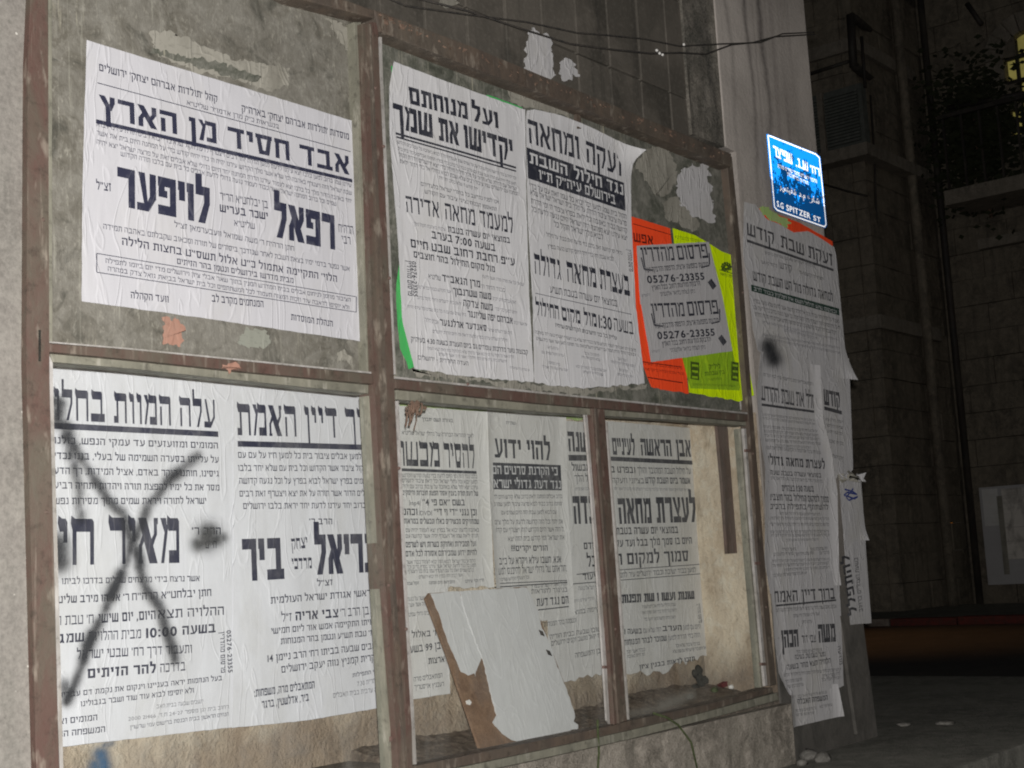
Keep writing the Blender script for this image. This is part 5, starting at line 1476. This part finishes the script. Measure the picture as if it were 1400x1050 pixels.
o = p.quad([(1026.4, 389), (1146.5, 422), (1147.2, 431.5), (1027, 398)], M['ink_green']); o['label'] = 'dark green printed band'
p.text(1030, 397, 1143, 429, 4.5, "ובמקום שיש חילול השם אין חולקין כבוד לרב", white=True)
p.rule(1020.6, 329, 1138.9, 369.5, 3.6)
spray_patch('paint_blot', [(1051, 474, 1058, 491, 12, 0.98)], (1028, 450, 1082, 512), YQ - 0.008, M['spray_black'], p.root, 2)
p.done()
p = Sheet('poster', 'long narrow grey poster in the middle of the pier, both edges curling forward', 'poster',
          [(1037, 480), (1032, 540), (1035, 590), (1043, 640), (1043, 690), (1042, 767), (1050, 812)], [(1117, 500), (1121, 575), (1133, 620), (1141, 673), (1143, 780), (1146, 800)], YQ - 0.004, M['paper_d'], ink='ink_d', seed=43, group=pg,
          curls=[(0.0, None, 0.05, 0.007), (1.0, None, 0.05, 0.010)], amp=0.0016)
T(p, [(1039.4, 547, 1119.4, 560, 20, "לחלל את שבת הקודש", dict(wt=0.01, gap=0.05)),
      (1046, 635, 1127.4, 641.5, 12, "לעצרת מחאה גדולה", dict(wt=0.045)), (1052, 649, 1122, 653, 6, "במוצאי עשרה בטבת שעה", B2), (1068, 671.5, 1112, 672.5, 8, "בשעה 1:30 בצהרים", B3),
      (1050, 683.8, 1133.3, 687, 8.5, "סמוך למקום החילול בהר חוצבים", B3), (1051, 696, 1134, 697, 7, "ולהשתתף בתפילה ברבים", B2)])
fill_rows(p, [(1040, 513.5, 1116, 528, 4), (1040, 568, 1122, 577.5, 3), (1040, 573, 1124, 582.5, 3), (1043, 585, 1126, 592, 3.5), (1043, 591, 1128, 598, 3.5), (1044, 597, 1129, 603, 3.5), (1045, 603.5, 1130, 609, 3.5), (1060, 610.5, 1108, 613.5, 3), (1045, 614, 1121, 621, 4.5), (1053, 655.5, 1124, 660, 4), (1064, 703.5, 1121, 705, 3.5),
              (1050, 710, 1134, 711, 3.5), (1050, 719, 1133, 719, 4), (1052, 729, 1137, 728, 3.5), (1053, 734, 1137, 733, 3.5), (1074, 740, 1118, 739, 3), (1068, 753.5, 1088, 752.5, 4), (1108, 753, 1131, 751.5, 4), (1057, 760, 1085, 758.5, 4), (1087, 760, 1112, 758, 4), (1120, 758, 1135, 757, 4),
              (1055, 769, 1140, 766, 3.5), (1055, 775, 1140, 771, 3.5), (1072, 781, 1138, 777, 3.5), (1056, 789, 1103, 785, 4)])
p.rule(1038.8, 553, 1120, 564, 3.4)
p.done()
p = Sheet('poster', 'small grey slip hanging below the others at the foot of the pier posters', 'poster',
          [(1078, 945), (1078, 960), (1081, 995)], [(1140, 935), (1142, 942), (1149, 979)], YQ - 0.003, M['paper_d'], ink='ink_d', seed=45, group=pg, curls=[(1.0, None, 0.05, 0.012), (0.0, None, 0.04, 0.01)])
T(p, [(1090, 963, 1131, 957, 7, "המשפחה האבלה", B3)]); fill_rows(p, [(1090, 954, 1130, 948, 3.5), (1086, 974, 1115, 969.5, 3.5), (1120, 968, 1138, 965, 3.5), (1086, 979.5, 1113, 976, 3.5)])
p.done()
p = Sheet('poster', 'grey mourning notice on the lower pier, overlapped from above by the narrow poster', 'poster',
          [(1050, 790), (1055, 830), (1057, 868), (1063, 921), (1077, 950)], [(1146, 780), (1150, 850), (1151, 890), (1153, 938)], YQ - 0.0055, M['paper_d'], ink='ink_d', seed=44, group=pg,
          bottom=[(1077, 950), (1110, 947), (1153, 938)], curls=[(0.0, None, 0.04, 0.004)], torn=0.002)
T(p, [(1057, 824, 1090, 822, 15.5, "האמת", dict(wt=0.02)), (1096, 821.7, 1115, 820.5, 15.5, "דיין", dict(wt=0.02)), (1119, 820.2, 1140.9, 818.8, 15, "ברוך", dict(wt=0.02)),
      (1068.6, 886, 1091.4, 884, 24, "הכהן", dict(wt=0.06, gap=0.05)), (1095.7, 879, 1104, 878.6, 10, "דוד", B2), (1107, 878.3, 1115, 878, 10, "צבי", B2), (1119, 878.9, 1142, 877.2, 25, "משה", dict(wt=0.06, gap=0.05)),
      (1086, 901.5, 1128, 897, 6, "נפטר בשם טוב בשיבה", B2), (1075, 916, 1135, 906.5, 7, "הלוויה תצא מחר בשעה", B2)])
fill_rows(p, [(1057, 837, 1143, 831, 4.5), (1084, 844, 1120, 841, 4), (1096, 852.5, 1110, 851.5, 4), (1088, 894, 1123, 890.5, 4.5), (1071, 925, 1149, 917, 4), (1124, 926.5, 1148, 922.5, 4), (1123, 931.5, 1149, 928, 4), (1073, 934, 1096, 930.5, 4), (1073.5, 941, 1098, 937.5, 4)])
p.text(1144, 884, 1147, 909, 4, "מודעה", wt=0.01); p.text(1062, 876, 1065, 875.5, 4, "ז\"ל")
p.rule(1056.3, 828.5, 1142.3, 820.5, 2.6)
p.done()
p = Sheet('poster', 'grey strip with sideways lettering at the outer edge of the pier', 'poster',
          [(1153, 730), (1157, 790), (1162, 854)], [(1182, 730), (1187, 800), (1191, 852)], YQ - 0.001, M['paper_d'], ink='ink_d', seed=46, group=pg)
p.text(1171, 838, 1160, 758, 10, "להתפלל", wt=0.04)
p.text(1179, 836, 1172, 762, 5, "בשעת הצהרים ברחוב")
p.done()
p = Sheet('poster', 'small pale sheet with a blue pen scribble at the outer edge of the pier', 'poster',
          [(1147.4, 657), (1150, 700), (1154, 739)], [(1177, 656), (1180, 700), (1184, 739)], YQ - 0.0035, M['paper_d'], ink='ink_blue', seed=47, group=pg, curls=[(1.0, 1.0, 0.06, 0.012)])
pts = [(1154, 669), (1165, 672), (1171, 676), (1158, 673), (1153, 677), (1168, 682), (1172, 679), (1160, 684), (1156, 680), (1166, 668)]
for q0, q1 in zip(pts, pts[1:]): p.bar(W(*q0, p.y), W(*q1, p.y), 0.006, M['ink_blue'], 0.0008, 'pen_stroke')
p.done()
cr = thing('crumpled_paper', W(1160, 650, -0.01), 'crumpled torn paper bits above the sheet with the blue scribble', 'torn paper')
rr = random.Random(3)
for k in range(9):
    c = W(1148 + rr.uniform(0, 32), 650 + rr.uniform(-6, 6), 0.0)
    bm = bmesh.new()
    q = [bm.verts.new(c + Vector((rr.uniform(-0.03, 0.03), rr.uniform(-0.03, 0.012), rr.uniform(-0.018, 0.018)))) for _ in range(5)]
    bmesh.ops.convex_hull(bm, input=q)
    from_bm('paper_bit', bm, M['paper_d'] if k % 2 else M['paper_old'], cr)

# ---- blue street sign
sign = thing('street_sign', W(1090, 300, -0.01), 'bright blue enamel street name sign with white lettering on the pier', 'sign')
ys = -0.012
cs = [(1048.9, 183), (1116, 209.5), (1121.5, 214.5), (1131, 308), (1129, 312), (1062, 288.5), (1058, 284)]
prism('sign_plate', cs, ys, ys + 0.003, M['sign_blue'], sign, 0.001)
# white edge line
def edge(a, b, w): 
    A_, B_ = W(*a, ys - 0.001), W(*b, ys - 0.001)
    d = (B_ - A_).normalized(); up = Vector((-d.z, 0, d.x)) * w / 2
    prism_pts('white_border', [A_ - up, B_ - up, B_ + up, A_ + up], ys + 0.0005, M['sign_white'], sign)
for a, b in zip(cs, cs[1:] + cs[:1]):
    mx, my = 1090, 248
    s_ = lambda q: (q[0] + (mx - q[0]) * 0.035, q[1] + (my - q[1]) * 0.03)
    edge(s_(a), s_(b), 0.0042)
class Plate:
    pass
sp_ = Plate()
def sign_text(x0, y0, x1, y1, h, txt, wt=0.02, name='lettering', fine=True):
    a, b = W(x0, y0, ys), W(x1, y1, ys)
    H = (W(x0, y0, ys) - W(x0, y0 - h, ys)).length
    items, X = [], 0.0
    for ch in visual(txt):
        if ch == ' ': X += 0.42; continue
        g = glyph(ch, wt, False)
        items.append((g, X - g[2])); X += g[3] - g[2] + 0.15
    X -= 0.15
    sx, sy = (b - a).length / X, H
    d = (b - a).normalized(); up = Vector((-d.z, 0, d.x))
    vs_, fs = [], []
    for (gv, gf, _, _), ox in items:
        k = len(vs_)
        for gx, gy, gz in gv:
            q = a + d * ((gx + ox) * sx) + up * (gy * sy); q.y = ys - 0.001 - gz
            vs_.append(q)
        fs.extend([[i + k for i in f] for f in gf])
    link(name, vs_, fs, M['sign_white'], sign, kind='stuff')
sign_text(1057.5, 213.5, 1083, 225, 14, "שפיצר", 0.02)
sign_text(1088, 227.5, 1104.5, 234.5, 12, "ש.ג.", 0.02)
sign_text(1108, 236, 1120.5, 241, 10, "רח'", 0.02)
sign_text(1063.4, 229, 1116.6, 250.5, 4.5, "מחכמי ירושלים מחבר ספרים ומורה", 0.01)
sign_text(1076, 240, 1104.6, 253, 4.5, "הוראה ברחובות", 0.01)
ARB = "\ufeb7\ufed4\ufef4\ufe98\ufeb2\ufeae"
sign_text(1066, 258, 1088, 267, 8, ARB, 0.02)
sign_text(1092, 268, 1120, 279, 7, "\ufeb7\ufe8e\ufead\ufec9 \ufee1.\ufea9", 0.02)
sign_text(1062, 282, 1071, 286, 7.5, "S.G", 0.02)
sign_text(1075, 287.5, 1108, 299.5, 7.5, "SPITZER", 0.02)
sign_text(1112, 301, 1122, 304.5, 6.5, "ST", 0.02)

# ---- cables across the wall top
cb = tube('cable', [W(440, -40, -0.01), W(555, 8, -0.015), W(640, 20, -0.02), W(720, 30, -0.02), W(790, 45, -0.02), W(830, 48, -0.02), W(880, 53, -0.02), W(930, 63, -0.03), W(985, 60, -0.03), W(1040, 58, -0.03), W(1070, 46, -0.03), W(1112, 44, -0.005), W(1113, 44, 0.05)], 0.0020, M['rubber'])
tag(cb, 'upper thin black cable sagging across the tiles and the pier', 'cable', 'thin black cables')
cb = tube('cable', [W(560, -5, -0.02), W(640, 15, -0.03), W(700, 35, -0.03), W(780, 60, -0.03), W(840, 68, -0.03), W(890, 73, -0.03), W(930, 72, -0.03), W(965, 74, -0.03), W(1000, 61, -0.035), W(1030, 58, -0.035), W(1060, 50, -0.03), W(1113, 47, -0.005), W(1114, 47, 0.05)], 0.0024, M['rubber'])
tag(cb, 'lower black cable with pale painted glints sagging across the tiles and the pier', 'cable', 'thin black cables')
for k, (x, y) in enumerate(((902, 73), (898, 69), (906, 75), (935, 61))):  # small white lumps stand in for glints on the cables
    o = lump('cable_glint', W(x, y, -0.034), 0.006, M['pebble_white'], None, k, 0.8, 1)
    off = cb.matrix_world
    o.parent = cb

# ================================================================== ACROSS THE SIDE ROAD (all very dark)
XA = 13.4
cornerA = WX(1187, 300, XA)
YA = cornerA.y
tB = ray(1288, 400)
s_ = (YA - EYE.y) / tB.y
XB = min(EYE.x + tB.x * s_, XA + 5.0)
blk = thing('stone_building', (XA, YA, 0), 'dark stone building with shutters and iron brackets beyond the side road', 'building')
box('building_core', (XA + 0.12, YA + 0.12, -0.1), (XB + 6, YA + 9, 11), M['stone_far'], blk)
sm = {}
def stones_x(X, y0, y1, z0, z1, parent, face=-1, ch=0.30, sw=0.55, skip=None):
    """coursed stones on a face whose normal is -X"""
    z = z0
    r = 0
    while z < z1:
        y = y0 - (r % 2) * sw * 0.5
        while y < y1:
            a, b = max(y, y0), min(y + sw, y1)
            if b - a > 0.06 and not (skip and skip((a + b) / 2, z + ch / 2)):
                key = (round(b - a, 2), 'x', parent.name)
                if key not in sm:
                    bm = bmesh.new(); add_box(bm, (0, 0, 0), (0.14, b - a - 0.007, ch - 0.007), 0)
                    me = from_bm('stone_block', bm, M['stone_far'], parent); sm[key] = me.data; o = me
                else:
                    o = bpy.data.objects.new('stone_block', sm[key]); col.objects.link(o); o.parent = parent
                o.location = Vector((X + random.uniform(-0.012, 0.012), a + 0.007, z))
            y += sw
        z += ch
        r += 1
def stones_y(Y, x0, x1, z0, z1, parent, ch=0.30, sw=0.7):
    z = z0; r = 0
    while z < z1:
        x = x0 - (r % 2) * sw * 0.5
        while x < x1:
            a, b = max(x, x0), min(x + sw, x1)
            if b - a > 0.06:
                key = (round(b - a, 2), 'y', parent.name)
                if key not in sm:
                    bm = bmesh.new(); add_box(bm, (0, 0, 0), (b - a - 0.007, 0.14, ch - 0.007), 0)
                    me = from_bm('stone_block', bm, M['stone_far'], parent); sm[key] = me.data; o = me
                else:
                    o = bpy.data.objects.new('stone_block', sm[key]); col.objects.link(o); o.parent = parent
                o.location = Vector((a + 0.007, Y + random.uniform(-0.012, 0.012), z))
            x += sw
        z += ch; r += 1
stones_x(XA, YA + 0.13, YA + 1.35, 0.0, 6.6, blk)
stones_y(YA, XA + 0.02, XB - 0.02, 0.0, 6.6, blk)
# shuttered window on the near face and its sill
def fx(px, py, X=XA): return WX(px, py, X)
w0, w1 = fx(1180, 115), fx(1108, 218)
win = box('window_frame', (XA - 0.06, w0.y, w1.z), (XA + 0.05, w1.y, w0.z), M['shutter'], blk)
for k in range(16):
    zz = w1.z + 0.05 + k * (w0.z - w1.z - 0.1) / 16
    s1 = box('shutter_slat', (XA - 0.10, w0.y + 0.04, zz), (XA - 0.065, (w0.y + w1.y) / 2 + 0.08, zz + 0.025), M['shutter'], blk)
    s1 = box('shutter_slat', (XA - 0.10, (w0.y + w1.y) / 2 + 0.16, zz), (XA - 0.065, w1.y - 0.02, zz + 0.025), M['shutter'], blk)
box('shutter_post', (XA - 0.12, (w0.y + w1.y) / 2 + 0.09, w1.z - 0.02), (XA - 0.065, (w0.y + w1.y) / 2 + 0.15, w0.z), M['trim_far'], blk)
box('window_sill', (XA - 0.22, YA - 0.16, w1.z - 0.16), (XA - 0.005, w1.y + 0.2, w1.z - 0.03), M['trim_far'], blk)
box('window_sill', (XA + 0.0, YA - 0.16, w1.z - 0.16), (XB - 0.05, YA - 0.005, w1.z - 0.03), M['trim_far'], blk)
# iron brackets: triangular frame over the window
def rod(a, b, r, parent=blk, m='iron_far'):
    return tube('iron_rod', [a, b], r, M[m], parent, 5)
rod(fx(1165, 22, XA - 0.3), WX(1226, 72, XA + 2.2), 0.045)
rod(fx(1168, 90, XA - 0.3), WX(1230, 142, XA + 2.2), 0.05)
rod(fx(1163, 20, XA - 0.3), fx(1167, 92, XA - 0.3), 0.045)
rod(fx(1105, 102, XA - 0.3), fx(1160, 84, XA - 0.3), 0.02)
rod(fx(1178, 50, XA - 0.3), fx(1183, 120, XA - 0.3), 0.018)
arc = [WX(1198 + 16 * math.cos(t), 55 + 45 * math.sin(t) , XA + 0.8) for t in [R(-110 - 20 * k) for k in range(9)]]
tube('iron_hoop', arc, 0.02, M['iron_far'], blk, 5)
tube('iron_hoop', [WX(1208, 75, XA + 1.0), WX(1212, 95, XA + 1.0), WX(1204, 108, XA + 1.0), WX(1196, 112, XA + 1)], 0.02, M['iron_far'], blk, 5)

# further facade with the arched lit window
fb = thing('far_facade', (XB, YA, 0), 'further dark stone facade with an arched lit window at the right edge', 'building')
y_lo = WX(1440, 300, XB).y - 4.0
ax0, ax1 = WX(1377, 120, XB), WX(1442, 120, XB)          # left and right jamb (Y decreases to the right)
wt_, wb_ = WX(1400, 45, XB).z, WX(1385, 190, XB).z
cyw = (ax0.y + ax1.y) / 2
rw = (ax0.y - ax1.y) / 2
spring = wt_ - rw * 0.9
def in_arch(y, z): return abs(y - cyw) < rw + 0.1 and wb_ - 0.15 < z < wt_ + 0.1
stones_x(XB, y_lo, YA - 0.02, 0.0, 8.1, fb, ch=0.30, sw=0.6, skip=in_arch)
box('facade_core', (XB + 0.13, y_lo, -0.1), (XB + 5, YA - 0.01, 11), M['stone_far'], fb)
pane_pts = [(XB + 0.10, cyw - rw, wb_), (XB + 0.10, cyw + rw, wb_)] + [(XB + 0.10, cyw + rw * math.cos(t), spring + rw * math.sin(t)) for t in [math.pi * k / 10 for k in range(0, 11)]]
awin = link('window_pane', pane_pts, [list(range(len(pane_pts)))], M['lit_window'], fb)
awin['label'] = 'lit arched window pane with a yellow curtain'
for (za) in (wb_ + (wt_ - wb_) * 0.18, wb_ + (wt_ - wb_) * 0.36, wb_ + (wt_ - wb_) * 0.56, wb_ + (wt_ - wb_) * 0.80):
    box('window_bar', (XB + 0.02, cyw - rw, za - 0.022), (XB + 0.07, cyw + rw, za + 0.022), M['iron_far'], fb)
for f_ in (-0.5, 0.0, 0.5):
    box('window_bar', (XB + 0.025, cyw + rw * f_ - 0.018, wb_), (XB + 0.065, cyw + rw * f_ + 0.018, wt_ - 0.05), M['iron_far'], fb)
# voussoirs and jambs
for k in range(9):
    t0, t1 = math.pi * k / 9, math.pi * (k + 1) / 9
    bm = bmesh.new()
    q = []
    for (rad, t) in ((rw, t0 + 0.02), (rw + 0.22, t0 + 0.02), (rw + 0.22, t1 - 0.02), (rw, t1 - 0.02)):
        q.append((cyw + rad * math.cos(t), spring + rad * math.sin(t)))
    f1 = [bm.verts.new((XB - 0.03, y, z)) for y, z in q]; f2 = [bm.verts.new((XB + 0.12, y, z)) for y, z in q]
    bm.faces.new(f1); bm.faces.new(list(reversed(f2)))
    for i in range(4): bm.faces.new((f1[i], f2[i], f2[(i + 1) % 4], f1[(i + 1) % 4]))
    from_bm('arch_stone', bm, M['trim_far'], fb)
for sy in (cyw - rw - 0.2, cyw + rw + 0.005):
    z = wb_
    while z < spring - 0.02:
        box('jamb_stone', (XB - 0.028, sy, z + 0.006), (XB + 0.12, sy + 0.195, min(z + 0.34, spring) - 0.006), M['trim_far'], fb); z += 0.34
box('window_sill', (XB - 0.14, cyw - rw - 0.25, wb_ - 0.17), (XB + 0.1, cyw + rw + 0.25, wb_ - 0.01), M['trim_far'], fb)
led = WX(1370, 330, XB)
box('ledge', (XB - 0.10, y_lo, led.z - 0.06), (XB - 0.015, YA - 0.5, led.z + 0.05), M['trim_far'], fb)
a_, b_ = WX(1296, 148, XB - 0.5), WX(1420, 124, XB - 0.5)
tube('iron_rail', [a_, b_], 0.03, M['iron_far'], fb, 5)
tube('iron_rail', [WX(1322, 100 - 95, XB - 0.5), WX(1342, 34, XB - 0.5)], 0.03, M['iron_far'], fb, 5)
bz = WX(1310, 262, XB - 0.6)
box('balcony_slab', (XB - 0.75, bz.y - 3.2, bz.z - 0.16), (XB - 0.02, bz.y + 0.1, bz.z), M['trim_far'], fb)
for k in range(16):
    yk_ = bz.y + 0.05 - k * 0.2
    box('baluster', (XB - 0.72, yk_ - 0.012, bz.z + 0.004), (XB - 0.696, yk_ + 0.012, bz.z + 0.8), M['iron_far'], fb)
box('balcony_rail', (XB - 0.74, bz.y - 3.2, bz.z + 0.804), (XB - 0.68, bz.y + 0.1, bz.z + 0.85), M['iron_far'], fb)
for zz, dd in ((2.9, 0.07), (5.9, 0.06)):
    box('string_course', (XA - dd, YA - dd, zz), (XA - 0.004, YA + 1.6, zz + 0.14), M['trim_far'], blk)
    box('string_course', (XA + 0.001, YA - dd, zz), (XB - 0.3, YA - 0.004, zz + 0.14), M['trim_far'], blk)
pw = WX(1225, 480, XA + 1.8)
dz_ = WX(1290, 700, XB - 0.1)
box('dark_doorway_frame', (XB - 0.06, dz_.y - 0.15, 0.02), (XB - 0.016, dz_.y + 1.0, 2.2), M['trim_far'], fb)
box('door_leaf', (XB - 0.09, dz_.y - 0.05, 0.03), (XB - 0.064, dz_.y + 0.9, 2.08), M['shutter'], fb)
tube('wall_cable', [WX(1120, 250, XA - 0.05), WX(1160, 262, XA - 0.05), WX(1186, 268, XA - 0.08)], 0.012, M['iron_far'], blk, 5)
tube('wall_cable', [WX(1190, 130, XA + 0.2), WX(1196, 220, XA + 0.2), WX(1199, 330, XA + 0.2), WX(1205, 520, XA + 0.2)], 0.012, M['iron_far'], blk, 5)
# two down pipes between the buildings
for k, (px, r, lab) in enumerate(((1262, 0.055, 'thicker down pipe left of the pair'), (1298, 0.04, 'thinner down pipe right of the pair'))):
    t_ = (1.0) 
    P0 = WX(px - 22, -60, XB - 0.35); 
    x_ = P0.x if k else XB - 0.8
    yb_ = WX(px, 400, x_).y
    o = tube('down_pipe', [(x_, yb_, 0.0), (x_, yb_, 9.0)], r, M['stone_far'] if k == 0 else M['iron_far'], None, 10)
    tag(o, ('thick pale down pipe' if k == 0 else 'thin dark down pipe') + ' running up the dark building corner', 'pipe', 'down pipes')
# hanging plant on the facade under the arched window
pl = thing('climbing_plant', WX(1335, 200, XB - 0.5), 'dark bushy plant hanging on the facade left of the lit window', 'plant')
rr = random.Random(5)
c0 = WX(1335, 185, XB - 0.35)
vs_, fs_ = [], []
for k in range(3200):
    p_ = Vector((rr.gauss(0, 0.16), rr.gauss(0, 0.24), rr.gauss(0, 0.30))) + Vector((0, 0.12 * (k % 3 - 1), 0.16 * (k % 5 - 2)))
    c = c0 + p_
    n = Vector((rr.uniform(-1, 1), rr.uniform(-1, 1), rr.uniform(-1, 1))).normalized()
    a = n.cross(Vector((0, 0, 1))).normalized() * rr.uniform(0.03, 0.06); b = n.cross(a).normalized() * rr.uniform(0.02, 0.035)
    i = len(vs_)
    vs_ += [c - a, c + b, c + a, c - b]; fs_.append((i, i + 1, i + 2, i + 3))
link('foliage', vs_, fs_, M['leaf_dark'], pl, kind='stuff')
tube('stem', [c0 + Vector((0.2, 0, -0.9)), c0 + Vector((0.1, 0.05, -0.3)), c0 + Vector((0, 0, 0.3))], 0.02, M['leaf'], pl, 6)
# far poster board
nb0, nb1 = WX(1338, 667, XB - 0.3), WX(1345, 800, XB - 0.3)
nbr = WX(1440, 664, XB - 0.3)
fbd = thing('far_notice_board', ((XB - 0.3), nb0.y, 0), 'pale notice board pasted with faded posters across the side road', 'notice board')
box('board_panel', (XB - 0.3, nbr.y, nb1.z), (XB - 0.24, nb0.y, nb0.z), M['sticker'], fbd)
rr = random.Random(8)
yy = nb0.y - 0.03
for (w_, h0, h1, m_) in ((0.17, 0.60, 0.98, 'paper_c'), (0.06, 0.1, 0.9, 'paper_old'), (0.36, 0.25, 0.97, 'paper_far'), (0.3, 0.06, 0.35, 'pink'), (0.3, 0.4, 0.9, 'paper_far')):
    H = nb0.z - nb1.z
    box('faded_poster', (XB - 0.303 - rr.uniform(0.001, 0.003), yy - w_, nb1.z + H * h0), (XB - 0.3005, yy, nb1.z + H * h1), M[m_], fbd)
    yy -= w_ * 0.92
# small orange lamp and the white box beside it
lp = thing('wall_lamp', WX(1300, 738, XB - 0.1), 'tiny glowing orange lamp low on the dark far wall', 'lamp')
a_, b_ = WX(1300, 714, XB - 0.1), WX(1298.5, 740, XB - 0.1)
tube('glowing_tube', [a_, b_], 0.022, M['lamp_orange'], lp, 8)
c = WX(1310, 719, XB - 0.06)
box('lamp_housing', (c.x - 0.04, c.y - 0.05, c.z - 0.06), (c.x + 0.06, c.y + 0.05, c.z + 0.06), M['trim_far'], lp)
# a parked dark plastic bin-like step and loose stones on the pavement foot
sgp = 'loose stones on the pavement'
for k, (x, y, r, l) in enumerate(((1108, 1038, 0.035, 'pale broken stone at the foot of the pier'), (1124, 1041, 0.03, 'darker broken stone right of the pale one at the foot of the pier'), (1097, 1046, 0.02, 'smallest broken stone at the foot of the pier'),
                                (1236, 994, 0.03, 'reddish flat stone on the pavement beyond the pier'), (1292, 993, 0.04, 'pale flat stone on the pavement right of the reddish one'))):
    c = WZ(x, y, 0.0)
    o = lump('stone', c + Vector((0, 0, r * 0.3)), r, M['pebble'], None, k + 20, 0.55 if k < 3 else 0.25); tag(o, l, 'stone', sgp)
